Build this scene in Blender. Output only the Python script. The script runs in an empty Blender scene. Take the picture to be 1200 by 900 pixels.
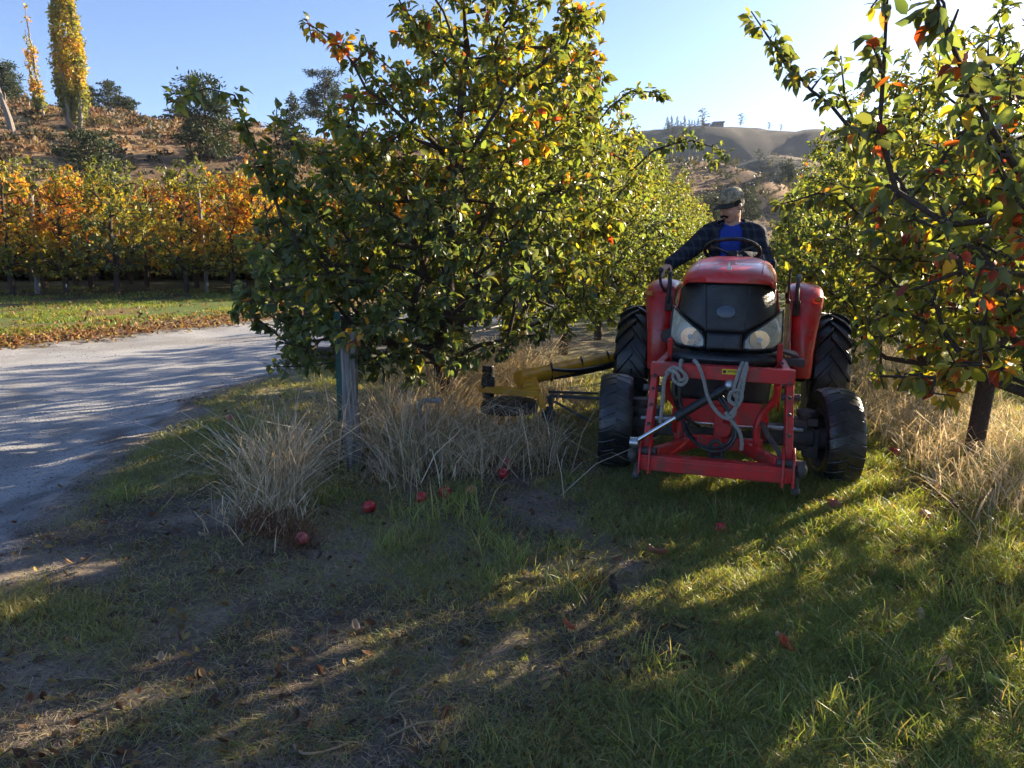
import bpy, bmesh, math, random
import numpy as np
from mathutils import Vector, Matrix

# ------------------------------------------------------------------ camera, sky, sun, exposure
SC = bpy.context.scene
COL = SC.collection
PITCH = math.radians(10.08)
CAM_H = 1.6
cam_d = bpy.data.cameras.new('camera'); cam_d.sensor_width = 36; cam_d.lens = 27.0
cam_d.clip_start = 0.05; cam_d.clip_end = 9000
cam = bpy.data.objects.new('camera', cam_d); COL.objects.link(cam)
cam.location = (0, 0, CAM_H); cam.rotation_euler = (math.pi/2 - PITCH, 0, 0)
SC.camera = cam
SUN_AZ, SUN_EL = math.radians(55), math.radians(19)
W = bpy.data.worlds.new('World'); SC.world = W; W.use_nodes = True
nt = W.node_tree; nt.nodes.clear()
sky = nt.nodes.new('ShaderNodeTexSky'); sky.sky_type = 'NISHITA'; sky.sun_disc = False
sky.sun_elevation = SUN_EL; sky.sun_rotation = SUN_AZ
sky.altitude = 2000; sky.air_density = 0.75; sky.dust_density = 5; sky.ozone_density = 3.8
bg = nt.nodes.new('ShaderNodeBackground'); bg.inputs['Strength'].default_value = 0.06
wo = nt.nodes.new('ShaderNodeOutputWorld')
nt.links.new(sky.outputs[0], bg.inputs[0]); nt.links.new(bg.outputs[0], wo.inputs[0])
sd = bpy.data.lights.new('sun', 'SUN'); sd.energy = 4.0; sd.angle = math.radians(0.53); sd.color = (1.0, 0.83, 0.60)
sun = bpy.data.objects.new('sun', sd); COL.objects.link(sun)
S = Vector((math.sin(SUN_AZ)*math.cos(SUN_EL), math.cos(SUN_AZ)*math.cos(SUN_EL), math.sin(SUN_EL)))
sun.rotation_euler = S.to_track_quat('Z', 'Y').to_euler()
SC.view_settings.view_transform = 'Standard'; SC.view_settings.look = 'None'
SC.view_settings.exposure = 2.28; SC.view_settings.gamma = 1.0; SC.view_settings.use_curve_mapping = False
SC.cycles.max_bounces = 12; SC.cycles.transparent_max_bounces = 8
SC.cycles.diffuse_bounces = 7; SC.cycles.glossy_bounces = 3; SC.cycles.transmission_bounces = 8
SC.cycles.use_adaptive_sampling = True; SC.cycles.adaptive_threshold = 0.02
SC.cycles.sample_clamp_indirect = 8

# ------------------------------------------------------------------ helpers
def ray(px, py):
    u = (px-600)/900.0; v = (450-py)/900.0
    d = np.array([u, math.cos(PITCH)+v*math.sin(PITCH), -math.sin(PITCH)+v*math.cos(PITCH)])
    return d/d[1]
def P(px, py, Y):                       # a surveyed point at depth Y
    return np.array([0, 0, CAM_H]) + ray(px, py)*Y
def G(px, py, z=0.0):                   # where the sight line meets the level z
    d = ray(px, py); return np.array([0, 0, CAM_H]) + d*((z-CAM_H)/d[2])

def vnoise(x, y, seed=0):
    x = np.asarray(x, float); y = np.asarray(y, float)
    xi = np.floor(x).astype(np.int64); yi = np.floor(y).astype(np.int64)
    xf = x-xi; yf = y-yi
    xf = xf*xf*(3-2*xf); yf = yf*yf*(3-2*yf)
    def h(a, b):
        n = (a*374761393 + b*668265263 + seed*974634777) & 0xffffffff
        n = ((n ^ (n >> 13))*1274126177) & 0xffffffff
        n = n ^ (n >> 16)
        return (n & 0xffff)/65535.0
    return (h(xi, yi)*(1-xf)+h(xi+1, yi)*xf)*(1-yf) + (h(xi, yi+1)*(1-xf)+h(xi+1, yi+1)*xf)*yf
def fbm(x, y, o=4, seed=0):
    s = 0; a = 0.5; t = 0
    for i in range(o):
        s = s + a*vnoise(x*2**i, y*2**i, seed+i*17); t += a; a *= .5
    return s/t
def sstep(a, b, x):
    t = np.clip((x-a)/(b-a), 0, 1); return t*t*(3-2*t)
def mixc(a, b, t):
    return a*(1-t[..., None]) + b*t[..., None]

def mesh_np(name, V, F, colors=None, mats=(), smooth=False, extra=None):
    """V (n,3); F list of arrays (m,k) of equal width"""
    me = bpy.data.meshes.new(name)
    me.vertices.add(len(V)); me.vertices.foreach_set('co', np.asarray(V, np.float32).ravel())
    loops = np.concatenate([f.ravel() for f in F]).astype(np.int32)
    cnt = np.concatenate([np.full(len(f), f.shape[1]) for f in F]).astype(np.int32)
    me.loops.add(len(loops)); me.loops.foreach_set('vertex_index', loops)
    me.polygons.add(len(cnt))
    st = np.concatenate([[0], np.cumsum(cnt)[:-1]]).astype(np.int32)
    me.polygons.foreach_set('loop_start', st)
    me.polygons.foreach_set('use_smooth', np.full(len(cnt), smooth, dtype=bool))
    if colors is not None:
        a = me.color_attributes.new('Col', 'FLOAT_COLOR', 'POINT')
        c = np.ones((len(V), 4), np.float32); c[:, :3] = colors
        a.data.foreach_set('color', c.ravel())
    for m in mats: me.materials.append(m)
    me.update(calc_edges=True); me.validate()
    return me
def link(name, me, parent=None):
    o = bpy.data.objects.new(name, me); COL.objects.link(o)
    if parent is not None: o.parent = parent
    return o
def tag(o, label=None, cat=None, group=None, kind=None):
    if label: o['label'] = label
    if cat: o['category'] = cat
    if group: o['group'] = group
    if kind: o['kind'] = kind
    return o
def empty(name, loc, rz=0, **k):
    o = bpy.data.objects.new(name, None); COL.objects.link(o); o.empty_display_size = .2
    o.location = loc; o.rotation_euler = (0, 0, rz); tag(o, **k); return o

# ------------------------------------------------------------------ materials
def principled(name):
    m = bpy.data.materials.new(name); m.use_nodes = True
    n = m.node_tree; b = n.nodes['Principled BSDF']; return m, n, b
def N(n, t, **k):
    x = n.nodes.new(t)
    for a, v in k.items(): setattr(x, a, v)
    return x
def mat(name, c, rough=.6, metal=0., var=.25, scale=12., bump=0., bscale=60., dirt=None, dirtamt=.4, dscale=5., coat=0., rvar=.15, spec=.5):
    m, n, b = principled(name); L = n.links.new
    tc = N(n, 'ShaderNodeTexCoord')
    nz = N(n, 'ShaderNodeTexNoise'); nz.inputs['Scale'].default_value = scale; nz.inputs['Detail'].default_value = 6
    L(tc.outputs['Object'], nz.inputs['Vector'])
    r = N(n, 'ShaderNodeMix', data_type='RGBA'); L(nz.outputs[0], r.inputs[0])
    r.inputs[6].default_value = (*[x*(1-var) for x in c], 1); r.inputs[7].default_value = (*[min(1, x*(1+var)) for x in c], 1)
    out = r.outputs[2]
    if dirt:
        n2 = N(n, 'ShaderNodeTexNoise'); n2.inputs['Scale'].default_value = dscale; n2.inputs['Detail'].default_value = 8; n2.inputs['Roughness'].default_value = .65
        L(tc.outputs['Object'], n2.inputs['Vector'])
        mr = N(n, 'ShaderNodeMapRange'); L(n2.outputs[0], mr.inputs[0]); mr.inputs[1].default_value = .45; mr.inputs[2].default_value = .72; mr.inputs[4].default_value = dirtamt
        d = N(n, 'ShaderNodeMix', data_type='RGBA'); L(mr.outputs[0], d.inputs[0]); L(out, d.inputs[6]); d.inputs[7].default_value = (*dirt, 1)
        out = d.outputs[2]
    L(out, b.inputs['Base Color'])
    rr = N(n, 'ShaderNodeMapRange'); L(nz.outputs[0], rr.inputs[0]); rr.inputs[1].default_value = .3; rr.inputs[2].default_value = .7
    rr.inputs[3].default_value = max(.03, rough-rvar); rr.inputs[4].default_value = min(1, rough+rvar); L(rr.outputs[0], b.inputs['Roughness'])
    b.inputs['Metallic'].default_value = metal; b.inputs['Coat Weight'].default_value = coat
    b.inputs['Specular IOR Level'].default_value = spec
    if bump:
        n3 = N(n, 'ShaderNodeTexNoise'); n3.inputs['Scale'].default_value = bscale; n3.inputs['Detail'].default_value = 6
        L(tc.outputs['Object'], n3.inputs['Vector'])
        bp = N(n, 'ShaderNodeBump'); bp.inputs['Strength'].default_value = bump; bp.inputs['Distance'].default_value = .02
        L(n3.outputs[0], bp.inputs['Height']); L(bp.outputs[0], b.inputs['Normal'])
    return m
def leaf_mat(name, trans=.45, rough=.38, spec=.5, under=True, tint=(1.5, 1.55, .55)):
    m, n, b = principled(name); L = n.links.new
    at = N(n, 'ShaderNodeAttribute', attribute_name='Col')
    ge = N(n, 'ShaderNodeNewGeometry')
    col = at.outputs['Color']
    if under:                            # the underside of a leaf is paler and matt
        mx = N(n, 'ShaderNodeMix', data_type='RGBA'); mx.inputs[7].default_value = (.16, .18, .12, 1)
        ml = N(n, 'ShaderNodeMath', operation='MULTIPLY'); ml.inputs[1].default_value = .28
        L(ge.outputs['Backfacing'], ml.inputs[0]); L(ml.outputs[0], mx.inputs[0]); L(col, mx.inputs[6]); col2 = mx.outputs[2]
    else: col2 = col
    L(col2, b.inputs['Base Color']); b.inputs['Roughness'].default_value = rough; b.inputs['Specular IOR Level'].default_value = spec
    tr = N(n, 'ShaderNodeBsdfTranslucent')
    mu = N(n, 'ShaderNodeMix', data_type='RGBA', blend_type='MULTIPLY'); mu.inputs[0].default_value = 1; mu.inputs[7].default_value = (*tint, 1)
    L(at.outputs['Color'], mu.inputs[6]); L(mu.outputs[2], tr.inputs['Color'])
    ms = N(n, 'ShaderNodeMixShader'); ms.inputs[0].default_value = trans
    L(b.outputs[0], ms.inputs[1]); L(tr.outputs[0], ms.inputs[2]); L(ms.outputs[0], n.nodes['Material Output'].inputs[0])
    return m
def bark_mat(name, c, scale=30):
    return mat(name, c, rough=.9, var=.45, scale=scale, bump=.8, bscale=scale*2.5, spec=.2)

M_LEAF = leaf_mat('apple_leaf', trans=.48, rough=.42, tint=(1.95, 1.8, .6))
M_LEAF_FAR = leaf_mat('autumn_leaf', trans=.42, tint=(1.7, 1.5, .5), rough=.5)
M_NEEDLE = leaf_mat('pine_needle', trans=.15, rough=.6, under=False, spec=.3)
M_BLADE = leaf_mat('grass_blade', trans=.45, rough=.45, under=False, tint=(2.0, 1.7, .5))
M_STRAW = leaf_mat('straw', trans=.3, rough=.65, under=False, spec=.3, tint=(1.3, 1.15, .8))
M_BARK = bark_mat('bark', (.075, .055, .045))
M_BARK_PALE = bark_mat('bark_pale', (.23, .20, .17), 20)
M_BARK_PINE = bark_mat('bark_pine', (.12, .075, .05), 4)

# ------------------------------------------------------------------ terrain
ROAD_R = [(-2.9, 1.6), (-2.85, 2.7), (-2.62, 3.5), (-2.95, 5.0), (-3.22, 6.1), (-3.36, 7.8), (-3.1, 9.9), (-2.7, 11.4), (-1.5, 14), (2.2, 22), (8, 36), (20, 60)]
ROAD_L = [(-19, -6), (-13, 5), (-8.2, 12.2), (-5.7, 16.4), (-2.2, 23.5), (3.8, 37), (16, 62)]
def edge_x(poly, y):
    a = np.array(poly); return np.interp(y, a[:, 1], a[:, 0])
def road_mask(x, y):
    """signed distance-like, >0 on the road"""
    wob = (fbm(x*1.3, y*1.3, 3, 5)-.5)*.35 + (fbm(x*5, y*5, 2, 9)-.5)*.15
    return np.minimum(edge_x(ROAD_R, y)-x, x-edge_x(ROAD_L, y)) + wob
def zfar(x, y):
    s = -0.5*x + 0.87*y
    H = 24.5*(1-.12*sstep(-90, -30, x))*(1-sstep(-12, 60, x))
    t = np.clip((s-57)/95, 0, 1.0)
    prof = 1-(1-t)**1.6
    hill = H*prof
    hill = hill + hill/24*((fbm(x/14, y/14, 5, 3)-.5)*5.5 + (fbm(x/60, y/60, 3, 8)-.5)*6)
    mid = 27*np.exp(-((x-60)/46)**2 - ((y-255)/55)**2)
    mid2 = 42*np.exp(-((x-190)/90)**2 - ((y-450)/70)**2) + 30*np.exp(-((x-110)/70)**2 - ((y-400)/50)**2)
    # far ridge, steep on the near side
    rx = 108*(1-.05*sstep(185, 330, x)-.03*(1-sstep(60, 160, x)))*sstep(-120, 60, x)
    yy = y - 80*(fbm(x/150, y/400, 3, 31)-.5)
    far = rx*sstep(530, 730, yy)*(1-.5*sstep(800, 1400, yy))
    far = far + far/110*((fbm(x/160, y/90, 5, 77)-.5)*12 + (fbm(x/40, y/40, 4, 78)-.5)*6)
    gl = (fbm(x/45, y/45, 5, 12)-.5)*9*sstep(120, 260, y) + (fbm(x/12, y/12, 4, 13)-.5)*4*sstep(140, 220, y)
    return hill + mid + mid2 + far + gl
def zter(x, y):
    x = np.asarray(x, float); y = np.asarray(y, float)
    near = 1-sstep(12, 30, np.hypot(x, y))
    r = sstep(-.1, .5, road_mask(x, y))
    b = (fbm(x*.9, y*.9, 3, 41)-.5)*.09 + (fbm(x*5, y*5, 3, 42)-.5)*.035*(1-.6*r) + (fbm(x*16, y*16, 2, 43)-.5)*.018*(1-.5*r)
    # verge slightly proud of the road
    z = b*near + .05*(1-r)*near - .03
    far = np.hypot(x, y) > 35
    return np.where(far, zfar(x, y), 0)*sstep(35, 60, np.hypot(x, y)) + z
def gz(x, y): return float(zter(np.array([x]), np.array([y]))[0])

ROWDIR = np.array([.30, .954]); ROWP = np.array([-1.13, 5.35])      # the left tree row starts at the end post
ROWN = np.array([.954, -.30])
ROWGAP = 4.25
def row_d(x, y):                        # signed distance to the left row line
    return (x-ROWP[0])*ROWN[0] + (y-ROWP[1])*ROWN[1]
def row_t(x, y): return (x-ROWP[0])*ROWDIR[0] + (y-ROWP[1])*ROWDIR[1]

def axis(lo, hi, h, far_lo, far_hi, g=1.034):
    a = list(np.arange(lo, hi+h/2, h)); s = h; v = a[-1]
    while v < far_hi: s *= g; v += s; a.append(v)
    s = h; v = lo; b = []
    while v > far_lo: s *= 1.05; v -= s; b.append(v)
    return np.array(b[::-1]+a)
def dry_strip(x, y):                    # the unmown strip under the trees
    d = np.abs(row_d(x, y)); t = row_t(x, y)
    a = (1-sstep(.45, .95, d+(fbm(x*2, y*2, 2, 4)-.5)*.5))*sstep(-1.0, -.3, t)
    e = np.abs(row_d(x, y)-ROWGAP)
    b = (1-sstep(.5, 1.0, e+(fbm(x*2, y*2, 2, 6)-.5)*.5))
    return np.maximum(a, b)
def grassiness(x, y):
    n = fbm(x*1.1+3, y*1.1, 4, 21); n2 = fbm(x*3.3, y*3.3, 3, 22)
    side = sstep(-.5, 2.0, x - .10*y + .2)
    g = .42 + .56*side + (n-.5)*1.5 + (n2-.5)*.9
    far = sstep(3.6, 6, y)*(1-sstep(-.4, 1.0, x+1.5))*.35
    g = g + far
    # bare trodden patches in the foreground
    for cx, cy, r in ((-.25, 2.6, .5), (.3, 2.9, .45), (-.9, 3.1, .5), (.35, 3.9, .35), (-1.5, 3.7, .6), (.55, 3.45, .28), (-1.9, 2.3, .6), (1.7, 3.9, .25), (-.9, 2.0, .5), (-2.1, 4.4, .45)):
        g = g - .75*np.exp(-(((x-cx)**2+(y-cy)**2)/r**2))
    for cx, cy, r in ((-1.6, 5.0, .5), (-2.3, 6.0, .7), (.9, 2.1, .6), (1.6, 2.3, .7), (-1.6, 2.9, .3), (-2.0, 3.4, .35)):
        g = g + .45*np.exp(-(((x-cx)**2+(y-cy)**2)/r**2))
    g = g*sstep(-.05, -.45, road_mask(x, y))
    return np.clip(g, 0, 1)

def build_terrain():
    xs = axis(-4.6, 4.4, .065, -2600, 2600); ys = axis(1.3, 9.5, .065, -60, 3300)
    # second stage: symmetrical growth on the left is coarser
    X, Y = np.meshgrid(xs, ys); nx, ny = len(xs), len(ys)
    Z = zter(X, Y)
    rm = road_mask(X, Y)
    g = grassiness(X, Y)
    dist = np.hypot(X, Y)
    dirt = np.array([.125, .098, .080]); dirt2 = np.array([.30, .25, .205]); thatch = np.array([.24, .235, .13]); grey = np.array([.15, .16, .18])
    c = mixc(np.broadcast_to(dirt, X.shape+(3,)), dirt2, sstep(.4, .7, fbm(X*2.2, Y*2.2, 4, 51)))
    c = mixc(c, thatch, sstep(.25, .8, g))
    c = mixc(c, np.array([.24, .20, .135]), dry_strip(X, Y)*.7)
    c = mixc(c, np.array([.16, .145, .12]), sstep(.58, .8, fbm(X*1.7+9, Y*1.7, 4, 55))*.45)
    # far side of the road: reddish litter strip, then green orchard floor
    el = edge_x(ROAD_L, Y)-X
    side = sstep(-.2, .3, el)*(Y > 5)
    lit = np.array([.17, .10, .055]); grn = np.array([.10, .135, .030]); grd = np.array([.05, .065, .022])
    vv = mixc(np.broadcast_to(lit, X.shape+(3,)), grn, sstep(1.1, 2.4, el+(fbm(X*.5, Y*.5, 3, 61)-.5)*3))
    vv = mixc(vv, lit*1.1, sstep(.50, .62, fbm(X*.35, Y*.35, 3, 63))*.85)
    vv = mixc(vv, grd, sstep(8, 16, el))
    vv = mixc(vv, np.array([.045, .05, .025]), sstep(7, 11, el))  # orchard floor painted darker, as shade under the trees
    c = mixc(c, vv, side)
    c = mixc(c, np.array([.09, .115, .035]), sstep(12, 20, dist)*(1-side))
    # hills
    hillw = sstep(56, 64, -0.5*X+0.87*Y)*(dist > 30)
    tan = np.array([.34, .22, .11]); brn = np.array([.15, .095, .055]); drk = np.array([.07, .055, .04]); red = np.array([.20, .11, .055])
    n1 = fbm(X/9, Y/5, 5, 71); n2 = fbm(X/30, Y/30, 4, 72); n3 = fbm(X/3.5, Y/2.0, 4, 73)
    h = mixc(np.broadcast_to(brn, X.shape+(3,)), tan, sstep(.42, .62, n1))
    h = mixc(h, red, sstep(.5, .68, n2)*.6)
    h = mixc(h, drk, sstep(.55, .72, n3)*.7)
    farw = sstep(220, 420, Y)
    hf = mixc(np.broadcast_to(np.array([.27, .20, .125]), X.shape+(3,)), np.array([.06, .06, .042]), sstep(.38, .54, fbm(X/40, Y/40, 5, 81)))
    hf = mixc(hf, np.array([.055, .046, .036]), sstep(520, 580, Y)*.85); hf = mixc(hf, np.array([.035, .04, .03]), sstep(520, 580, Y)*sstep(.48, .6, fbm(X/18, Y/14, 4, 83))*.7)  # ridge face darkened to paint its shade, then dark scrub over it
    wood = sstep(560, 640, Y)*(1-sstep(140, 200, X))
    hf = mixc(hf, np.array([.055, .065, .045]), wood*.85)
    h = mixc(h, hf, farw)
    c = mixc(c, h, hillw)
    # gravel road
    gr = mixc(np.broadcast_to(np.array([.31, .31, .315]), X.shape+(3,)), np.array([.23, .225, .22]), sstep(.42, .7, fbm(X*1.5, Y*1.1, 4, 91)))
    gr = mixc(gr, np.array([.10, .085, .075]), sstep(.5, .75, fbm(X*4, Y*4, 3, 93))*sstep(.9, .1, rm))
    roadw = sstep(-.06, .12, rm)
    c = mixc(c, gr, roadw)
    V = np.stack([X, Y, Z], -1).reshape(-1, 3); c = c.reshape(-1, 3)
    idx = np.arange(nx*ny).reshape(ny, nx)
    F = np.stack([idx[:-1, :-1], idx[:-1, 1:], idx[1:, 1:], idx[1:, :-1]], -1).reshape(-1, 4)
    def fc(A): return ((A[:-1, :-1]+A[:-1, 1:]+A[1:, 1:]+A[1:, :-1])/4).ravel()
    isroad = (fc(rm) > 0) & (fc(dist) < 60)
    ishill = (fc(hillw) > .5) & ~isroad
    # material: attribute colour broken up by fine noise and bump
    def gm(name, vs, bs, bd, strength, vlo=.55, vhi=1.45, rough=.95, stones=False):
        m, n, b = principled(name); L = n.links.new
        at = N(n, 'ShaderNodeAttribute', attribute_name='Col'); tc = N(n, 'ShaderNodeTexCoord')
        nz = N(n, 'ShaderNodeTexNoise'); nz.inputs['Scale'].default_value = vs; nz.inputs['Detail'].default_value = 10; nz.inputs['Roughness'].default_value = .7
        L(tc.outputs['Object'], nz.inputs['Vector'])
        mr = N(n, 'ShaderNodeMapRange'); L(nz.outputs[0], mr.inputs[0]); mr.inputs[1].default_value = .3; mr.inputs[2].default_value = .7
        mr.inputs[3].default_value = vlo; mr.inputs[4].default_value = vhi
        sc = N(n, 'ShaderNodeVectorMath', operation='SCALE'); L(at.outputs['Color'], sc.inputs[0]); L(mr.outputs[0], sc.inputs['Scale'])
        L(sc.outputs[0], b.inputs['Base Color']); b.inputs['Roughness'].default_value = rough; b.inputs['Specular IOR Level'].default_value = .25
        n3 = N(n, 'ShaderNodeTexNoise'); n3.inputs['Scale'].default_value = bs; n3.inputs['Detail'].default_value = 8; n3.inputs['Roughness'].default_value = .7
        L(tc.outputs['Object'], n3.inputs['Vector'])
        hgt = n3.outputs[0]
        if stones:
            vo = N(n, 'ShaderNodeTexVoronoi'); vo.inputs['Scale'].default_value = 38; L(tc.outputs['Object'], vo.inputs['Vector'])
            ad = N(n, 'ShaderNodeMath', operation='SUBTRACT'); L(hgt, ad.inputs[0]); L(vo.outputs['Distance'], ad.inputs[1]); hgt = ad.outputs[0]
        bp = N(n, 'ShaderNodeBump'); bp.inputs['Strength'].default_value = strength; bp.inputs['Distance'].default_value = bd
        L(hgt, bp.inputs['Height']); L(bp.outputs[0], b.inputs['Normal'])
        return m
    mg = gm('soil_and_thatch', 35, 55, .03, 1.0)
    mr_ = gm('gravel', 60, 70, .007, .6, .8, 1.2, stones=True)
    mh = gm('dry_hillside', .9, 1.2, .5, .8, .6, 1.45)
    for nm, sel, m in (('ground', ~isroad & ~ishill, mg), ('gravel_road', isroad, mr_), ('hillside', ishill, mh)):
        f = F[sel]; u, inv = np.unique(f, return_inverse=True)
        me = mesh_np(nm, V[u], [inv.reshape(-1, 4)], c[u], (m,), smooth=True)
        tag(link(nm, me), kind='structure')
build_terrain()
# ------------------------------------------------------------------ leaves, branches, trees
def unit(a): return a/np.maximum(np.linalg.norm(a, axis=-1, keepdims=True), 1e-9)
def leaves(Pt, D, Nn, S, C, wide=.55, curl=.25, fold=.22, simple=False):
    """arrays of leaf geometry: (V, [F...], colours)"""
    n = len(Pt); D = unit(D); Sd = unit(np.cross(D, Nn)); Nn = np.cross(Sd, D); S = S[:, None]
    w = S*wide*.5
    if simple:
        V = np.stack([Pt, Pt+D*S*.45+Sd*w+Nn*w*fold, Pt+D*S-Nn*S*curl, Pt+D*S*.45-Sd*w+Nn*w*fold], 1)
        b = (np.arange(n)*4)[:, None]
        return V.reshape(-1, 3), [b+np.array([[0, 1, 2, 3]])], np.repeat(C, 4, 0)
    m1 = Pt+D*S*.36; m2 = Pt+D*S*.70-Nn*S*curl*.35; tip = Pt+D*S*1.0-Nn*S*curl
    V = np.stack([Pt, m1, m2, tip, m1+Sd*w+Nn*w*fold*2, m2+Sd*w*.86+Nn*w*fold*2, m1-Sd*w+Nn*w*fold*2, m2-Sd*w*.86+Nn*w*fold*2], 1)
    b = (np.arange(n)*8)[:, None]
    T = np.concatenate([b+np.array([[0, 4, 1]]), b+np.array([[0, 1, 6]]), b+np.array([[5, 3, 2]]), b+np.array([[2, 3, 7]])])
    Q = np.concatenate([b+np.array([[4, 5, 2, 1]]), b+np.array([[1, 2, 7, 6]])])
    return V.reshape(-1, 3), [T, Q], np.repeat(C, 8, 0)
def tubes(A, B, RA, RB, k=6):
    n = len(A); d = unit(B-A); ref = np.where(np.abs(d[:, 2:3]) > .9, np.array([[1., 0, 0]]), np.array([[0, 0, 1.]]))
    s = unit(np.cross(d, ref)); t = np.cross(d, s)
    an = np.arange(k)*2*math.pi/k
    ring = np.cos(an)[None, :, None]*s[:, None]+np.sin(an)[None, :, None]*t[:, None]
    B = B + d*RB[:, None]*.35
    V = np.concatenate([A[:, None]+ring*RA[:, None, None], B[:, None]+ring*RB[:, None, None]], 1).reshape(-1, 3)
    b = (np.arange(n)*2*k)[:, None, None]; i = np.arange(k); j = (i+1) % k
    Q = b + np.stack([i, j, j+k, i+k], -1)[None]
    return V, [Q.reshape(-1, 4)]
def grow(rng, trunk, pts, shoots=(), seg=.22, path_w=.3, wob=.06):
    """trunk: list of pts; returns node positions, parents"""
    nodes = [np.array(trunk[0], float)]; par = [-1]; plen = [0.]
    def add(p, j):
        nodes.append(np.array(p, float)); par.append(j); plen.append(plen[j]+np.linalg.norm(nodes[-1]-nodes[j])); return len(nodes)-1
    def run(j, q, w):
        a = nodes[j]; L = np.linalg.norm(q-a); n = max(1, int(round(L/seg)))
        sag = np.array([0, 0, 1.])*L*.10
        for i in range(1, n+1):
            t = i/n; p = a+(q-a)*t + (rng.normal(0, w, 3)*min(1, L) if i < n else 0) + sag*math.sin(math.pi*t)*(1 if i < n else 0)
            j = add(p, j)
        return j
    j = 0
    for q in trunk[1:]: j = run(j, np.array(q, float), .015)
    nt_ = len(nodes)
    tops = np.array(nodes)
    for s in shoots:
        s = [np.array(q, float) for q in s]
        A = np.array(nodes); PL = np.array(plen)
        c = np.linalg.norm(A-s[0], axis=1)+path_w*PL; j = run(int(np.argmin(c)), s[0], wob*.5)
        for q in s[1:]: j = run(j, q, wob*.4)
    A0 = np.array(nodes[1:nt_])
    ds = np.array([np.min(np.linalg.norm(A0-p, axis=1)) for p in pts])
    for i in np.argsort(ds + rng.uniform(-.15, .15, len(ds))):
        p = pts[i]; A = np.array(nodes); PL = np.array(plen)
        c = np.linalg.norm(A-p, axis=1)+path_w*PL
        c[0] += 9
        run(int(np.argmin(c)), p, wob)
    return np.array(nodes), np.array(par)
def noise3(p, s, seed):
    return (vnoise(p[:, 0]*s+p[:, 2]*s*.7, p[:, 1]*s-p[:, 2]*s*.9, seed)+vnoise(p[:, 2]*s*1.1+7, p[:, 0]*s*.8+p[:, 1]*s*.5, seed+3))/2
C_DG, C_MG, C_LG = np.array([.098, .132, .070]), np.array([.130, .160, .066]), np.array([.15, .175, .046])
C_YG, C_YE, C_OR, C_RD, C_BR = np.array([.26, .26, .035]), np.array([.55, .38, .045]), np.array([.52, .19, .03]), np.array([.33, .05, .028]), np.array([.16, .08, .04])
def autumn(a, rng, n):
    """a: 0 dark green .. 1 red"""
    st = np.array([0, .25, .45, .6, .72, .86, 1.0]); cols = np.array([C_DG, C_MG, C_LG, C_YG, C_YE, C_OR, C_RD])
    a = np.clip(a, 0, 1); out = np.stack([np.interp(a, st, cols[:, i]) for i in range(3)], 1)
    return out*rng.uniform(.62, 1.38, (n, 1))*rng.uniform(.88, 1.12, (n, 3))
def tree_meshes(name, seed, trunk, pts, shoots=(), leaf=.085, per_m=34, tip_r=.0035, rexp=.46, maxsub=10, acol=None, bark=None, lmat=None, simple=False, droop=.5, wide=.55, seg=.22, path_w=.3, wob=.06, rmax=None, curl=.25, minz=.25):
    rng = np.random.default_rng(seed)
    nd, par = grow(rng, trunk, pts, shoots, seg, path_w, wob)
    n = len(nd); sub = np.ones(n)
    for i in range(n-1, 0, -1): sub[par[i]] += sub[i]
    r = tip_r*sub**rexp
    if rmax: r = np.minimum(r, rmax)
    a = nd[par[1:]]; b = nd[1:]; ra = np.minimum(r[par[1:]], r[1:]*1.6+.004); rb = r[1:]
    keep = np.linalg.norm(b-a, axis=1) > 1e-4
    big = keep & (sub[1:] > 25); small = keep & ~big
    V1, F1 = tubes(a[big], b[big], ra[big], rb[big], 8); V2, F2 = tubes(a[small], b[small], ra[small], rb[small], 4 if simple else 5)
    tm = mesh_np(name+'_wood', np.concatenate([V1, V2]), [F1[0], F2[0]+len(V1)], None, (bark or M_BARK,), smooth=True)
    # leaves
    ei = np.where((sub[1:] <= maxsub) & (np.linalg.norm(b-a, axis=1) > .02))[0]
    L = np.linalg.norm(b-a, axis=1)[ei]
    cnt = np.maximum(1, rng.poisson(L*per_m))
    # clusters: skip some edges to leave gaps
    rep = np.repeat(ei, cnt); m = len(rep); t = rng.random(m)
    nc = np.maximum(1, np.round(L*per_m/7)).astype(int); ncr = np.repeat(nc, cnt)
    cl = rng.integers(0, 1 << 20, m) % ncr; t = np.clip((cl+.5+.35*np.sin(rep*12.9898+cl*78.233))/ncr + rng.normal(0, .03, m), 0, 1.03)
    spur = unit(np.stack([np.sin(rep*3.1+cl*5.3), np.sin(rep*7.7+cl*2.9+1), np.sin(rep*1.9+cl*9.1+2)*.7+.2], 1))*np.where(rng.random((m, 1)) < .75, 1, 0)
    base = a[rep]+(b[rep]-a[rep])*t[:, None]
    dirb = unit(b[rep]-a[rep])
    rad = unit(rng.normal(0, 1, (m, 3)))
    D = unit(rad*.95 + dirb*.4 + spur*.55 + np.array([0, 0, -droop]))
    base = base + spur*leaf*.45 + D*leaf*.2
    nn = unit(np.array([0, 0, 1.])+rng.normal(0, .55, (m, 3)))
    s = leaf*rng.uniform(.55, 1.25, m)
    ok = base[:, 2] > minz
    base, D, nn, s = base[ok], D[ok], nn[ok], s[ok]; m = len(base)
    C = acol(base, rng, m)
    V, F, CC = leaves(base, D, nn, s, C, simple=simple, wide=wide*rng.uniform(.75, 1.2, (m, 1)), curl=curl*rng.uniform(-.6, 2.6, (m, 1)), fold=rng.uniform(.05, .5, (m, 1)))
    lm = mesh_np(name+'_leaves', V, F, CC, (lmat or M_LEAF,), smooth=not simple)
    return tm, lm
def place_tree(name, meshes, loc, rz=0, sc=1., **k):
    o = empty(name, loc, rz, **k); o.scale = (sc, sc, sc)
    link('trunk', meshes[0], o); link('crown', meshes[1], o)
    return o
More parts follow.
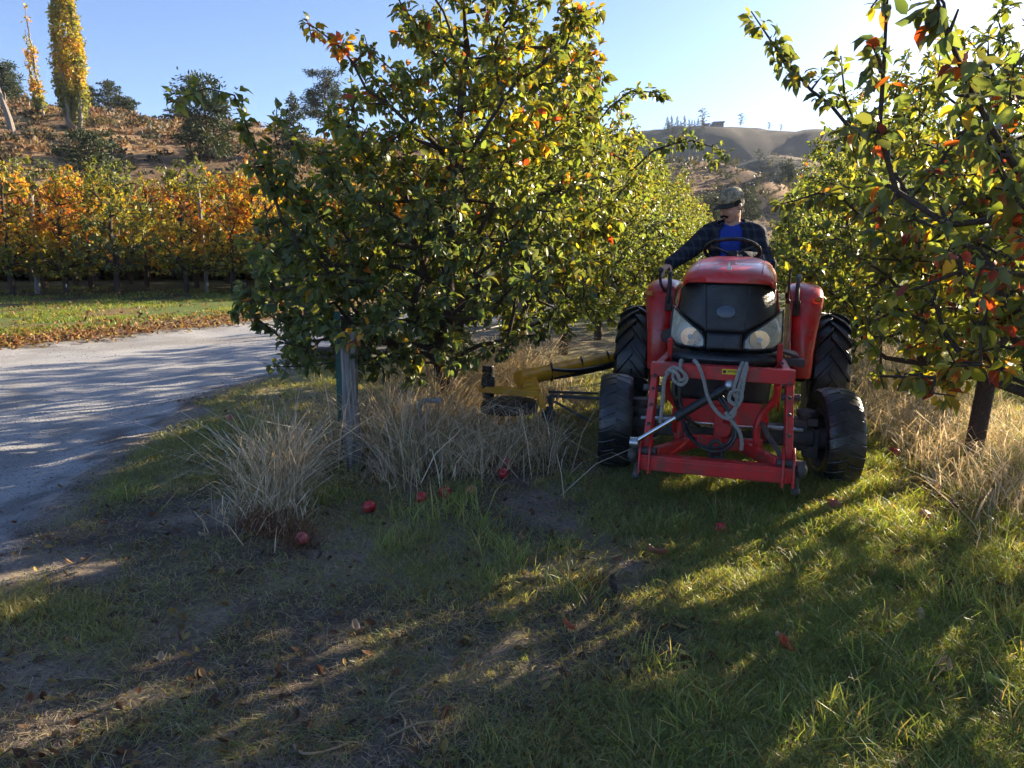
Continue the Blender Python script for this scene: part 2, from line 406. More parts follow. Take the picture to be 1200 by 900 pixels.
def envelope(rng, n, fn, lo, hi):
    out = []
    while len(out) < n:
        q = rng.uniform(lo, hi, (4000, 3)); out += list(q[rng.random(4000) < fn(q)])
    return np.array(out[:n])

def bushy(rng, shoots, r=.10, every=.07):
    out = []
    for s in shoots:
        for a, b in zip(s[:-1], s[1:]):
            n = max(1, int(np.linalg.norm(b-a)/every)); t = rng.random(n)[:, None]; out.append(a+(b-a)*t+rng.normal(0, r*.6, (n, 3)))
    return np.concatenate(out)
def apple_env(R, H, zb, seed, top=.35, flat=1.0):
    def fn(q):
        t = np.clip((q[:, 2]-zb)/(H-zb), 0, 1)
        rr = R*(np.where(t < .3, .8+.2*t/.3, 1-(1-top)*((t-.3)/.7)**1.3))
        az = np.arctan2(q[:, 1], q[:, 0])
        rr = rr*(.72+.55*vnoise(az*1.6+9, t*3.5+seed, seed))
        d = np.hypot(q[:, 0], q[:, 1])
        inside = (d < rr) & (q[:, 2] > zb) & (q[:, 2] < H)
        return inside*np.clip(.35+.65*(d/np.maximum(rr, .01)), 0, 1)*np.clip(.2+1.5*noise3(q, 1.5, seed), 0, 1)
    return fn

# --- the near apple tree, centre left
def acol_main(base, rng, m):
    a = .15 + .22*sstep(1.5, 2.6, base[:, 2]) + (noise3(base, 1.2, 5)-.5)*.6 + rng.normal(0, .14, m)
    a += .16*sstep(-.6, 1.0, base[:, 0]) + .30*sstep(2.2, 2.9, base[:, 2])*(noise3(base, 2.6, 15) > .62)  # autumn tint; right half yellower, its warm light put into the leaf colour
    a += (rng.random(m) < .05)*rng.uniform(.3, .7, m) + .6*np.exp(-np.sum((base-P(411, 408, 5.15))**2, 1)/.07**2)
    return autumn(a, rng, m)
T1 = np.array([-.62, 6.75, 0])
rng = np.random.default_rng(11)
def env1(q):
    t = np.clip((q[:, 2]-.50)/3.6, 0, 1)
    # outline seen in the photograph: broad below, narrow leader above, heavier to the left low down
    cx = -.12 + .62*t; rx = np.interp(t, [0, .12, .4, .6, .8, 1], [1.45, 1.62, 1.55, 1.25, .95, .6])
    az = np.arctan2(q[:, 1], q[:, 0]-cx)
    d = np.hypot((q[:, 0]-cx), q[:, 1]*1.15); rr = rx*(.78+.42*vnoise(az*1.8+9, t*5, 3))
    return (d < rr)*(q[:, 2] > .50+.62*sstep(.1, .55, q[:, 0]))*(q[:, 2] < 4.3)*np.clip(.35+.65*d/rr+.3*(q[:, 1] < -.3), 0, 1)*np.clip(.15+1.6*noise3(q, 1.6, 8), 0, 1)
pts = envelope(rng, 1050, env1, (-2.2, -1.7, .45), (2.2, 1.7, 4.3))
def R1(px, py, Y): return P(px, py, Y)-T1
sh1 = [[R1(480, 150, 6.2), R1(430, 110, 6.1), R1(400, 60, 6.05), R1(362, 32, 6.0)],
       [R1(500, 60, 6.3), R1(470, 10, 6.3), R1(455, -30, 6.3)],
       [R1(440, 200, 5.9), R1(420, 170, 5.8), R1(408, 150, 5.8)],
       [R1(640, 60, 6.9), R1(665, 35, 6.9), R1(690, 22, 6.9)],
       [R1(600, 20, 6.5), R1(610, -20, 6.5)], [R1(545, 30, 6.5), R1(540, -30, 6.5)],
       [R1(360, 330, 5.6), R1(330, 260, 5.6), R1(310, 200, 5.6), R1(292, 160, 5.6)],
       [R1(350, 340, 5.4), R1(320, 345, 5.3), R1(295, 310, 5.3)],
       [R1(640, 395, 6.4), R1(590, 415, 6.1), R1(540, 432, 5.8)],
       [R1(470, 375, 5.4), R1(430, 395, 5.2), R1(408, 408, 5.1)],
       [R1(330, 200, 5.8), R1(322, 160, 5.7), R1(325, 130, 5.7)]]
pts = np.concatenate([pts, bushy(rng, sh1[:6], .10, .10), bushy(rng, sh1[6:8]+[[R1(420, 380, 5.6), R1(360, 380, 5.5), R1(320, 370, 5.4)], [R1(400, 300, 5.8), R1(340, 280, 5.7), R1(300, 290, 5.6)], [R1(380, 230, 5.9), R1(320, 210, 5.8)]], .26, .035)])
m1 = tree_meshes('near_apple_tree', 21, [(0, 0, -.05), (.02, .02, .5), (.05, 0, 1.2), (.12, 0, 2.2), (.25, 0, 3.2)], pts, sh1, leaf=.077, per_m=118, acol=lambda b, r, m: acol_main(b+T1, r, m), maxsub=9)
place_tree('apple_tree', m1, (T1[0], T1[1], gz(T1[0], T1[1])), label='big leafy green apple tree with yellow and red tips right behind the weathered end post', cat='apple tree', group='apple trees in the left row')

# --- row tree prototypes
def acol_row(w, warm):
    def f(base, rng, m):
        a = w + .12*sstep(1.2, 3.2, base[:, 2]) + (noise3(base, 1.1, int(w*100))-.5)*.6 + rng.normal(0, .10, m) + (rng.random(m) < warm)*.3
        return autumn(a, rng, m)
    return f
protos = []
for i, (w, warm, R, H, top) in enumerate(((.19, .05, 1.35, 3.9, .4), (.26, .07, 1.3, 3.7, .45), (.33, .08, 1.4, 3.6, .4))):
    rg = np.random.default_rng(100+i)
    pp = envelope(rg, 470, apple_env(R, H, .5, 40+i, top), (-1.9, -1.9, .45), (1.9, 1.9, H))
    protos.append(tree_meshes('row_apple_%d' % i, 30+i, [(0, 0, -.05), (.03, 0, .6), (-.03, .04, 1.5), (.05, 0, 2.7)], pp, leaf=.078, per_m=88, acol=acol_row(w, warm), maxsub=9))
sp = 2.3
def row_pt(k, off): return ROWP + ROWDIR*k + ROWN*off
ordw = ['second', 'third', 'fourth', 'fifth', 'sixth', 'seventh', 'eighth', 'ninth', 'tenth', 'eleventh', 'twelfth', 'thirteenth', 'fourteenth']
rs = random.Random(5)
TB2 = row_pt(3.6, 0); TB2 = np.array([TB2[0], TB2[1], 0])
def RB(px, py, Y): return P(px, py, Y)-TB2
rg = np.random.default_rng(77)
ppb = envelope(rg, 560, apple_env(1.55, 3.9, .7, 33, .55), (-2, -2, .5), (2, 2, 4))
shb = [[RB(690, 170, 8.8), RB(715, 125, 8.6), RB(740, 106, 8.5), RB(765, 108, 8.4), RB(786, 118, 8.3)], [RB(640, 90, 8.8), RB(668, 50, 8.8), RB(690, 25, 8.8)],
       [RB(740, 200, 8.8), RB(790, 168, 8.8), RB(835, 172, 8.9), RB(858, 182, 9)], [RB(660, 120, 8.8), RB(690, 105, 8.8), RB(700, 98, 8.8)]]
ppb = np.concatenate([ppb, bushy(rg, shb, .10, .10)])
mb_ = tree_meshes('second_left_tree', 78, [(0, 0, -.05), (.03, 0, .6), (-.03, .04, 1.5), (.05, 0, 2.9)], ppb, shb, leaf=.078, per_m=92, acol=acol_row(.30, .08), maxsub=9)
place_tree('apple_tree', mb_, (TB2[0], TB2[1], gz(TB2[0], TB2[1])), label='apple tree behind the big near one, one branch reaching right above the row', cat='apple tree', group='apple trees in the left row')
for i in range(1, 12):
    p = row_pt(1.6+sp*(i+1), rs.uniform(-.1, .1))
    place_tree('apple_tree', protos[(1, 0, 2)[i % 3]], (p[0], p[1], gz(p[0], p[1])), rs.uniform(0, 6.28), rs.uniform(.93, 1.08) if i else 1.13,
               label='%s apple tree from the end post in the row left of the tractor' % ordw[i], cat='apple tree', group='apple trees in the left row')
# --- right row: near tree built to its seen shape, then copies
def acol_near(base, rng, m):
    a = .12 + (noise3(base, 1.0, 9)-.45)*.8 + rng.normal(0, .12, m) + (rng.random(m) < .10)*.75 + .25*np.clip(1.9-base[:, 2], 0, 1)*(base[:, 0] < -.3)
    return autumn(a, rng, m)
ra = row_pt(-.35, ROWGAP+.1); rb_ = row_pt(1.4, ROWGAP); T2 = np.array([ra[0], ra[1], 0]); T3 = np.array([rb_[0], rb_[1], 0])
rg = np.random.default_rng(55)
def env_r(R, H, cx0, seed, zb=.95):
    def fn(q):
        t = np.clip((q[:, 2]-.6)/(H-.6), 0, 1)
        rx = R*np.interp(t, [0, .2, .5, .75, 1], [.8, 1.0, .95, .6, .22])
        d = np.hypot(q[:, 0]-cx0*(1-t), q[:, 1]); az = np.arctan2(q[:, 1], q[:, 0])
        rr = rx*(.75+.45*vnoise(az*1.8+4, t*4, seed))
        return (d < rr)*(q[:, 2] > zb)*(q[:, 2] < H)*np.clip(.25+.75*d/rr, 0, 1)*np.clip(.15+1.6*noise3(q, 1.7, seed), 0, 1)
    return fn
pts = envelope(rg, 440, env_r(1.12, 2.9, .05, 4, .82), (-1.6, -1.6, .6), (1.6, 1.6, 2.9))
def R2(px, py, Y): return P(px, py, Y)-T2
sh2 = [[R2(1230, 260, 2.7), R2(1180, 190, 2.6), R2(1140, 120, 2.55), R2(1110, 50, 2.5), R2(1090, -20, 2.5)],
       [R2(1240, 300, 2.7), R2(1190, 240, 2.6), R2(1160, 180, 2.5), R2(1150, 130, 2.5)],
       [R2(1200, 260, 2.8), R2(1110, 270, 2.9), R2(1050, 230, 3.0), R2(1030, 160, 3.0), R2(1035, 90, 3.0), R2(1040, -10, 3.0)],
       [R2(1200, 330, 2.7), R2(1150, 320, 2.6), R2(1110, 300, 2.6)]]
pts = np.concatenate([pts, bushy(rg, sh2, .07, .09)])
m2 = tree_meshes('near_right_tree', 61, [(0, 0, -.05), (-.05, 0, .6), (0, 0, 1.3), (.05, 0, 2.2)], pts, sh2, leaf=.074, per_m=72, acol=acol_near, maxsub=9, droop=.8)
place_tree('apple_tree', m2, (T2[0], T2[1], gz(T2[0], T2[1])), label='nearest apple tree at the right edge, large dark leaves turning rust and orange', cat='apple tree', group='apple trees in the right row')
rg = np.random.default_rng(56)
pts = envelope(rg, 430, env_r(1.12, 3.2, .18, 14), (-2, -1.8, .6), (1.8, 1.8, 3.2))
def R3(px, py, Y): return P(px, py, Y)-T3
sh3 = [[R3(1060, 230, 5.0), R3(1000, 160, 4.9), R3(950, 110, 4.8), R3(915, 70, 4.75), R3(880, 18, 4.7)],
       [R3(1010, 170, 5.0), R3(990, 120, 5.0), R3(985, 70, 5.0)],
       [R3(1010, 260, 5.0), R3(960, 230, 4.9), R3(930, 240, 4.9)],
       [R3(1080, 330, 4.6), R3(1040, 300, 4.5), R3(1030, 250, 4.5)],
       [R3(1130, 160, 5.0), R3(1150, 100, 5.0)]]
def acol_r3(base, rng, m):
    a = .24 + (noise3(base, 1.0, 19)-.45)*.75 + rng.normal(0, .12, m) + (rng.random(m) < .06)*.4
    return autumn(a, rng, m)
pts = np.concatenate([pts, bushy(rg, sh3, .07, .10)])
m3 = tree_meshes('second_right_tree', 62, [(0, 0, -.05), (.05, 0, .6), (0, 0, 1.4), (-.05, 0, 2.5)], pts, sh3, leaf=.078, per_m=84, acol=acol_r3, maxsub=9)
place_tree('apple_tree', m3, (T3[0], T3[1], gz(T3[0], T3[1])), label='apple tree throwing one long thin leafy shoot up and leftwards against the pale sky', cat='apple tree', group='apple trees in the right row')
for i in range(10):
    p = row_pt(1.4+sp*(i+1), ROWGAP+rs.uniform(-.1, .1))
    place_tree('apple_tree', protos[(2, 1, 0)[i % 3]], (p[0], p[1], gz(p[0], p[1])), rs.uniform(0, 6.28), rs.uniform(.88, 1.02),
               label='%s apple tree from the picture edge in the row right of the tractor' % ordw[i+1], cat='apple tree', group='apple trees in the right row')
for i, (k, off) in enumerate([(-3.5, .75)]):
    p = row_pt(k, ROWGAP+off)
    place_tree('apple_tree', protos[i % 3], (p[0], p[1], gz(p[0], p[1])), rs.uniform(0, 6.28), 1., label='apple tree at the near end of the right row, beside the lower right grass', cat='apple tree', group='apple trees in the right row')
for i in (2, 4, 6, 7, 8, 9, 10):  # nearest two stand out of view, added to shade the lower right
    p = row_pt(-5+2.4*i, ROWGAP*2+rs.uniform(-.1, .1))
    place_tree('apple_tree', protos[i % 3], (p[0], p[1], gz(p[0], p[1])), rs.uniform(0, 6.28), rs.uniform(.9, 1.05),
               label='apple tree one row further right, some in gaps, the nearest added out of view for shade', cat='apple tree', group='apple trees in the next row to the right')

# --- autumn orchard across the road
M_GUARD = mat('white_guard', (.72, .72, .70), rough=.7, var=.12, dirt=(.3, .27, .2))
fp = []
for i, (w, sd) in enumerate(((.72, 0), (.60, 1), (.66, 2), (.46, 3))):
    rg = np.random.default_rng(200+i)
    pp = envelope(rg, 330, apple_env(1.5, 4.8, .45, 60+i, .42), (-2.2, -2.2, .8), (2.2, 2.2, 4.7))
    def ac(base, rng, m, w=w, i=i):
        a = w + .02 + (noise3(base, .9, 20+i)-.5)*.7 + rng.normal(0, .09, m) - .10*(base[:, 2] < 1.7); return autumn(np.clip(a, .15, .92), rng, m)
    fp.append(tree_meshes('autumn_tree_%d' % i, 80+i, [(0, 0, -.1), (.03, 0, 1.0), (-.03, .05, 2.2), (.05, 0, 3.6)], pp, leaf=.16, per_m=30, acol=ac, maxsub=8, simple=True, lmat=M_LEAF_FAR, tip_r=.007, wide=.7, seg=.35))
def guard_mesh():
    bm = bmesh.new(); bmesh.ops.create_cone(bm, cap_ends=False, segments=10, radius1=.07, radius2=.065, depth=.55, matrix=Matrix.Translation((0, 0, .3)))
    me = bpy.data.meshes.new('trunk_guard'); bm.to_mesh(me); bm.free(); me.materials.append(M_GUARD); return me
GM = guard_mesh()
pal = ['orange', 'yellow', 'gold', 'green and olive']
fdir = np.array([.62, .785]); f0 = np.array([-20.5, 25.0])
seqs = {0: [1, 0, 2, 3, 0, 2, 1, 0, 1, 2, 0, 3], 1: [2, 3, 1, 0, 3, 2, 0, 1, 3, 0, 1, 2], 2: [3, 0, 2, 3, 1, 3, 0, 2, 3, 1, 0, 3]}
base_px = [-60, 10, 75, 140, 205, 262, 318, 372, 425, 480, 535, 590]
rown = ['front', 'second', 'third', 'back']
for r_ in range(4):
    for i in range(12):
        Yd = 26.8 + r_*3.6 + .28*i
        px = base_px[i] + (0, 28, 6, 30)[r_] + rs.uniform(-9, 9)
        x = float(ray(px, 280)[0])*Yd
        v = seqs[r_ % 3][i]
        o = place_tree('autumn_apple_tree', fp[v], (x, Yd, gz(x, Yd)), rs.uniform(0, 6.28), rs.uniform(.80, 1.12),
                       label='%s autumn tree, %s from left in the %s orchard line across the road' % (pal[v], ['first', 'second', 'third', 'fourth', 'fifth', 'sixth', 'seventh', 'eighth', 'ninth', 'tenth', 'eleventh', 'twelfth'][i], rown[r_]),
                       cat='autumn tree', group='autumn orchard trees across the gravel road')
        if (i+r_) % 3 != 1: link('trunk_guard', GM, o)

# --- poplars on the hillside
def hz(px, Yd):
    x = float(ray(px, 165)[0])*Yd; return x, Yd, gz(x, Yd)
def poplar(seed, H, stems, spread, dens, warm, sparse_top=0):
    rg = np.random.default_rng(seed); L = []; trunks = []
    A = []; B = []; RA = []; RB = []
    lp, ld, ls = [], [], []
    for s in range(stems):
        az = s*2*math.pi/max(1, stems)+rg.uniform(-.4, .4); off = spread*((.0 if s == 0 else .85) if stems > 1 else 0)
        h = H*(1 if s == 0 else rg.uniform(.72, .95)); n = 26; prev = np.array([0, 0, 0.]); pts_ = [prev]
        for i in range(1, n+1):
            t = i/n; e = off*float(np.interp(t, [0, .12, .35, .7, 1], [.45, .75, 1, .8, .5]))*rg.uniform(.95, 1.05)
            p = np.array([math.cos(az)*e+rg.normal(0, .05), math.sin(az)*e+rg.normal(0, .05), h*t])
            A.append(pts_[-1]); B.append(p); r0 = .22*(1-(i-1)/n)**1.1+.02; r1 = .22*(1-i/n)**1.1+.02; RA.append(r0); RB.append(r1); pts_.append(p)
        pts_ = np.array(pts_)
        nb = int(dens*h/18)
        for _ in range(nb):
            t = rg.uniform(.02, .98); i = t*n; k = int(i); p = pts_[k]+(pts_[min(n, k+1)]-pts_[k])*(i-k)
            a2 = rg.uniform(0, 2*math.pi); ln = spread*np.interp(t, [0, .25, .6, 1], [1.15, 1.0, .65, .2])*rg.uniform(.5, 1.2)
            q = p + np.array([math.cos(a2)*ln*.36, math.sin(a2)*ln*.36, ln*1.2])
            A.append(p); B.append(q); RA.append(.035); RB.append(.012)
            if rg.random() < sparse_top*t: continue
            nl = int(17*ln+5)
            u = rg.uniform(.1, 1.05, nl)[:, None]
            lp.append(p+(q-p)*u+rg.normal(0, .15, (nl, 3))); ls.append(rg.uniform(.22, .40, nl))
    lp = np.concatenate(lp); ls = np.concatenate(ls); m = len(lp)
    D = unit(rg.normal(0, 1, (m, 3))+[0, 0, .3]); nn = unit(rg.normal(0, 1, (m, 3)))
    a = warm + (noise3(lp, .5, seed)-.5)*.3 + rg.normal(0, .05, m) - .22*(1-sstep(.1, .32, lp[:, 2]/H)); C = autumn(np.clip(a, .3, .9), rg, m)
    V, F, CC = leaves(lp, D, nn, ls, C, simple=True, wide=.8, curl=.1)
    lm = mesh_np('poplar_leaves', V, F, CC, (M_LEAF_FAR,))
    V, F = tubes(np.array(A), np.array(B), np.array(RA), np.array(RB), 6)
    return mesh_np('poplar_wood', V, F, None, (M_BARK_PALE,), True), lm
def place2(name, me, loc, rz, rx=0, sc=1, **k):
    o = place_tree(name, me, loc, rz, sc, **k); o.rotation_euler = (rx, 0, rz); return o
x, y, z = hz(92, 92)
place2('poplar_tree', poplar(7, 22, 6, 1.9, 100, .66), (x, y, z-.3), .5, label='tall golden poplar with several upright stems on the dry hillside', cat='poplar')
x, y, z = hz(54, 96)
o = place2('poplar_tree', poplar(9, 13.5, 2, 1.1, 90, .68, 1.0), (x, y, z-.3), 0, label='thin half bare leaning poplar left of the tall golden one', cat='poplar'); o.rotation_euler = (0, -.07, 0)

# --- conifers
def conifer(seed, H, R, crown_from=.12, kind='fir', lo=False):
    rg = np.random.default_rng(seed); A, B, RA, RB = [], [], [], []; lp, ld, ls = [], [], []
    n = 14; pts_ = [np.array([0, 0, -.3])]
    for i in range(1, n+1):
        t = i/n; p = np.array([rg.normal(0, .012*H*(kind == 'pine')), rg.normal(0, .012*H*(kind == 'pine')), H*t]); A.append(pts_[-1]); B.append(p)
        RA.append(H*.018*(1-(i-1)/n)+.02); RB.append(H*.018*(1-i/n)+.02); pts_.append(p)
    pts_ = np.array(pts_); nb = int((48 if kind != 'fir' else 70)*(.5 if lo else 1))
    for b_ in range(nb):
        t = crown_from+(1-crown_from)*(b_+rg.random())/nb*.98
        k = t*n; j = int(k); p = pts_[j]+(pts_[min(n, j+1)]-pts_[j])*(k-j)
        az = rg.uniform(0, 6.28); tt = (t-crown_from)/(1-crown_from)
        if kind == 'fir': ln = R*(1-tt)**.9*rg.uniform(.75, 1.1)+.1; up = -.1
        elif kind == 'bush': ln = R*math.sqrt(max(.05, 1-(2*tt-1)**2))*rg.uniform(.8, 1.1); up = .15
        else: ln = R*np.interp(tt, [0, .15, .5, .8, 1], [.55, 1.0, .85, .8, .35])*rg.uniform(.45, 1.15); up = rg.uniform(-.1, .4)
        q = p+np.array([math.cos(az)*ln, math.sin(az)*ln, up*ln])
        A.append(p); B.append(q); RA.append(.012*H*.6*(1-tt)+.02); RB.append(.015)
        if kind == 'pine':      # clumps of needles towards the ends
            for c in range(max(1, int(ln*2.2))):
                cc = p+(q-p)*rg.uniform(.45, 1.02)+rg.normal(0, .22, 3); nl = 26 if not lo else 12
                lp.append(cc+rg.normal(0, 1, (nl, 3))*[.42, .42, .26]); ls.append(rg.uniform(.35, .65, nl))
        else:
            nl = int(ln*(34 if not lo else 14))+4; u = rg.uniform(.12, 1.03, nl)[:, None]
            sp_ = .16+.10*ln
            lp.append(p+(q-p)*u+rg.normal(0, 1, (nl, 3))*[sp_, sp_, .10]*(1.1-u)*1.3); ls.append(rg.uniform(.25, .55, nl))
    lp = np.concatenate(lp); ls = np.concatenate(ls)*(1.6 if lo else 1); m = len(lp)
    D = unit(lp*[1, 1, 0]+rg.normal(0, 1.0, (m, 3))*R*.5); nn = unit(rg.normal(0, .8, (m, 3))+[0, 0, 1])
    C = np.array([.045, .062, .034])*rg.uniform(.6, 1.5, (m, 1))*np.where(rg.random((m, 1)) < .12, np.array([[1.7, 1.35, .9]]), 1)
    V, F, CC = leaves(lp, D, nn, ls, C, simple=True, wide=.34, curl=.05)
    lm = mesh_np('needles', V, F, CC, (M_NEEDLE,)); V, F = tubes(np.array(A), np.array(B), np.array(RA), np.array(RB), 5)
    return mesh_np('conifer_wood', V, F, None, (M_BARK_PINE,), True), lm
# (pixel column, depth, apparent height in px, radius px, kind, from, label)
cons = [(15, 118, 44, 17, 'pine', .1, 'bushy dark pine on the skyline left of the poplars'),
        (112, 135, 30, 9, 'fir', .05, 'small dark fir on the skyline just right of the tall poplar'),
        (131, 132, 36, 15, 'bush', .05, 'rounded dark pine on the skyline beside the small fir'),
        (150, 134, 20, 14, 'bush', .02, 'low spreading juniper on the skyline right of the rounded pine'),
        (110, 68, 72, 42, 'bush', .02, 'broad olive pine low on the slope below the poplars'),
        (243, 84, 92, 33, 'pine', .1, 'large layered pine rising from mid slope above the orange trees'),
        (212, 140, 16, 16, 'bush', .02, 'low dark juniper on the skyline left of the large layered pine'),
        (345, 92, 76, 30, 'fir', .03, 'dark pointed spruce on the slope just left of the near apple tree'),
        (318, 138, 18, 8, 'fir', .03, 'tiny fir on the skyline left of the pointed spruce'),
        (382, 140, 84, 24, 'pine', .28, 'lone tall pine with bare lower trunk on the skyline'),
        (432, 142, 24, 14, 'bush', .03, 'round bush pine on the ridge behind the near apple tree'),
        (836, 170, 46, 16, 'pine', .2, 'grey green pine on the tan knoll left of the driver\'s cap'),
        (878, 165, 62, 18, 'pine', .25, 'taller grey green pine with bare trunk behind the driver\'s shoulder'),
        (925, 230, 26, 9, 'pine', .2, 'small pine on the far slope right of the driver')]
for i, (px, Yd, hp, rp, kd, cf, lb) in enumerate(cons):
    x, y, z = hz(px, Yd); k = Yd/900
    place_tree('conifer_tree' if kd != 'bush' else 'bushy_conifer_tree', conifer(300+i, hp*k, rp*k, cf, kd), (x, y, z-.2), 0, label=lb, cat='conifer')
# ridge trees: one kind, copied
rt = conifer(400, 9, 2.6, .05, 'fir', True); rt2 = conifer(401, 10, 3.4, .1, 'bush', True)
rid = [(786, 150), (791, 151), (796, 150), (800, 149), (804, 150), (808, 148), (812, 149), (816, 149), (783, 152), (779, 152), (821, 150)]
def ridge_y(px, lo=560, hi=900):       # crest depth along a sight column
    ys = np.linspace(lo, hi, 120); xs_ = float(ray(px, 150)[0])*ys; zz = zter(xs_, ys); k = int(np.argmax((zz-CAM_H)/ys)); return xs_[k], ys[k], zz[k]
for j in range(2):
    for i, (px, _) in enumerate(rid):
        x, y, z = ridge_y(px+rs.uniform(-2, 2)); y2 = y-j*25-4; x2 = x-j*6
        place_tree('ridge_conifer', rt, (x2, y2, gz(x2, y2)-.5), rs.uniform(0, 6), rs.uniform(.6, 1.15), label='tiny dark conifer in the wood along the left of the far ridge', cat='conifer', group='conifers crowded along the far ridge')
for px, s, lb in ((822, 1.5, 'dark tree standing tall beside the far ridge house'), (867, 1.1, 'lone round tree on the far ridge right of the house'), (900, .7, 'small round tree further right along the bare far ridge'), (914, .6, 'last small tree on the far ridge before the right row hides it')):
    x, y, z = ridge_y(px); place_tree('ridge_tree', rt2, (x, y-3, gz(x, y-3)-.5), 1, s, label=lb, cat='tree')
for i, (px, Yd) in enumerate([(930, 380), (948, 400), (962, 390), (940, 440), (905, 360), (890, 400), (972, 420), (955, 455)]):
    x, y, z = hz(px, Yd); place_tree('hillside_tree', rt2, (x, y, z-.4), i, .45+.1*(i % 3), label='small dark tree dotted over the far lower slope right of the driver', cat='tree', group='small trees dotted over the far slope')

# --- sagebrush over the near hill (beyond counting)
def clump_field(name, n, xr, yr, cond, size, cols, seed, mt, nl=26, wide=.35):
    rg = np.random.default_rng(seed); x = rg.uniform(*xr, n*4); y = rg.uniform(*yr, n*4); ok = cond(x, y, rg.random(len(x))); x, y = x[ok][:n], y[ok][:n]
    z = zter(x, y); m = len(x); sz = rg.uniform(*size, m)
    c0 = np.repeat(np.stack([x, y, z], 1), nl, 0); s = np.repeat(sz, nl)
    o = rg.normal(0, 1, (m*nl, 3)); o[:, 2] = np.abs(o[:, 2]); p = c0 + o*s[:, None]*[.45, .45, .3]
    D = unit(o*[1, 1, .7]+[0, 0, .5]); nn = unit(rg.normal(0, 1, (m*nl, 3)))
    ci = np.repeat(rg.integers(0, len(cols), m), nl); C = np.array(cols)[ci]*rg.uniform(.65, 1.35, (m*nl, 1))
    V, F, CC = leaves(p, D, nn, s*rg.uniform(.35, .7, m*nl), C, simple=True, wide=wide, curl=.05)
    return link(name, mesh_np(name, V, F, CC, (mt,)))
o = clump_field('sagebrush', 1900, (-110, 5), (48, 150), lambda x, y, r: (-.5*x+.87*y > 60) & (-.5*x+.87*y < 158) & (x/y > -.75) & (r < .15+1.3*fbm(x/10, y/10, 3, 5)**2*1.6), (.35, 1.05), [(.09, .08, .045), (.17, .09, .05), (.20, .13, .065), (.055, .06, .04), (.05, .055, .035), (.25, .18, .10)], 5, M_STRAW, wide=.75)
tag(o, 'dry sagebrush and bunchgrass covering the near hillside', 'brush', kind='stuff')

o = clump_field('hill_scrub', 900, (20, 190), (170, 480), lambda x, y, r: (x/y > .15) & (x/y < .5) & (r < 1.6*fbm(x/25, y/25, 3, 15)**2), (.8, 2.6), [(.08, .08, .05), (.12, .10, .06)], 6, M_NEEDLE, nl=14, wide=.8)
tag(o, 'dark scrub sprinkled over the tan far slopes', 'scrub', kind='stuff')

o = clump_field('orchard_dark_fill', 700, (-46, 6), (41, 47), lambda x, y, r: r < .9, (1.2, 2.6), [(.03, .04, .02), (.05, .05, .02), (.12, .08, .02)], 9, M_LEAF_FAR, nl=30, wide=.8)  # dark clumps added to darken the pale gaps behind the trunks
tag(o, 'dark leaf clumps added as shade behind the autumn trees', 'orchard', kind='stuff')
# ------------------------------------------------------------------ ground cover
def blades(x, y, h, w, lean, C, seed, zoff=0., curve=1.0):
    rg = np.random.default_rng(seed); n = len(x); z = zter(x, y)+zoff
    az = rg.uniform(0, 2*math.pi, n); fa = rg.uniform(0, 2*math.pi, n)
    B = np.stack([x, y, z-.008], 1); Ld = np.stack([np.cos(az), np.sin(az), 0*az], 1); Wd = np.stack([np.cos(fa), np.sin(fa), 0*fa], 1)*(w[:, None]*.5)
    h_ = h[:, None]; le = lean[:, None]; up = np.array([[0, 0, 1.]])
    p1 = B+up*h_*.5+Ld*h_*le*.28*curve; p2 = B+up*h_*.88+Ld*h_*le*.75; tip = B+up*h_*(1.0-.35*np.clip(le, 0, 1.2))+Ld*h_*le*1.25
    V = np.stack([B-Wd, B+Wd, p1-Wd*.85, p1+Wd*.85, p2-Wd*.55, p2+Wd*.55, tip], 1).reshape(-1, 3)
    b = (np.arange(n)*7)[:, None]
    Q = np.concatenate([b+np.array([[0, 1, 3, 2]]), b+np.array([[2, 3, 5, 4]])]); T = b+np.array([[4, 5, 6]])
    return V, [Q, T], np.repeat(C, 7, 0)
def field(n, y0, y1, seed, xl, xr, dens):
    rg = np.random.default_rng(seed); ys, xs = [], []
    tot = 0
    while tot < n:
        y = y0*(y1/y0)**rg.random(60000); x = rg.uniform(-1, 1, 60000)
        x = (xl(y)+xr(y))/2 + x*(xr(y)-xl(y))/2
        ok = rg.random(60000) < dens(x, y); xs.append(x[ok]); ys.append(y[ok]); tot += ok.sum()
    return np.concatenate(xs)[:n], np.concatenate(ys)[:n]
gxl = lambda y: -.74*y-.2
gxr = lambda y: .72*y+.3
def under_wheels(x, y):
    return 1.0
# short green grass
x, y = field(215000, 1.7, 11, 1, gxl, gxr, lambda x, y: np.clip(grassiness(x, y), 0, 1)**1.6*(1-.75*dry_strip(x, y))*(.35+.65*sstep(.35, .6, fbm(x*7, y*7, 2, 66))))
rg = np.random.default_rng(3); n = len(x)
tall = fbm(x*2.5, y*2.5, 3, 71)
h = rg.uniform(.022, .07, n)*(.45+1.2*tall)*(1+.6*sstep(.3, 1.6, x-.1*y)); w = rg.uniform(.002, .0042, n)*(1+.10*y)
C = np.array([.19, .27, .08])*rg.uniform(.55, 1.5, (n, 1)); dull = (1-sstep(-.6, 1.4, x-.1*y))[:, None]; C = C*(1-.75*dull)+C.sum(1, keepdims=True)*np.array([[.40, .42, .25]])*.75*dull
yel = rg.random(n) < .25; C[yel] = np.array([.30, .25, .13])*rg.uniform(.6, 1.3, (yel.sum(), 1))
V, F, CC = blades(x, y, h, w, rg.uniform(.2, 1.6, n), C, 4)
tag(link('short_grass', mesh_np('short_grass', V, F, CC, (M_BLADE,))), 'short patchy green grass of the orchard lane', 'grass', kind='stuff')
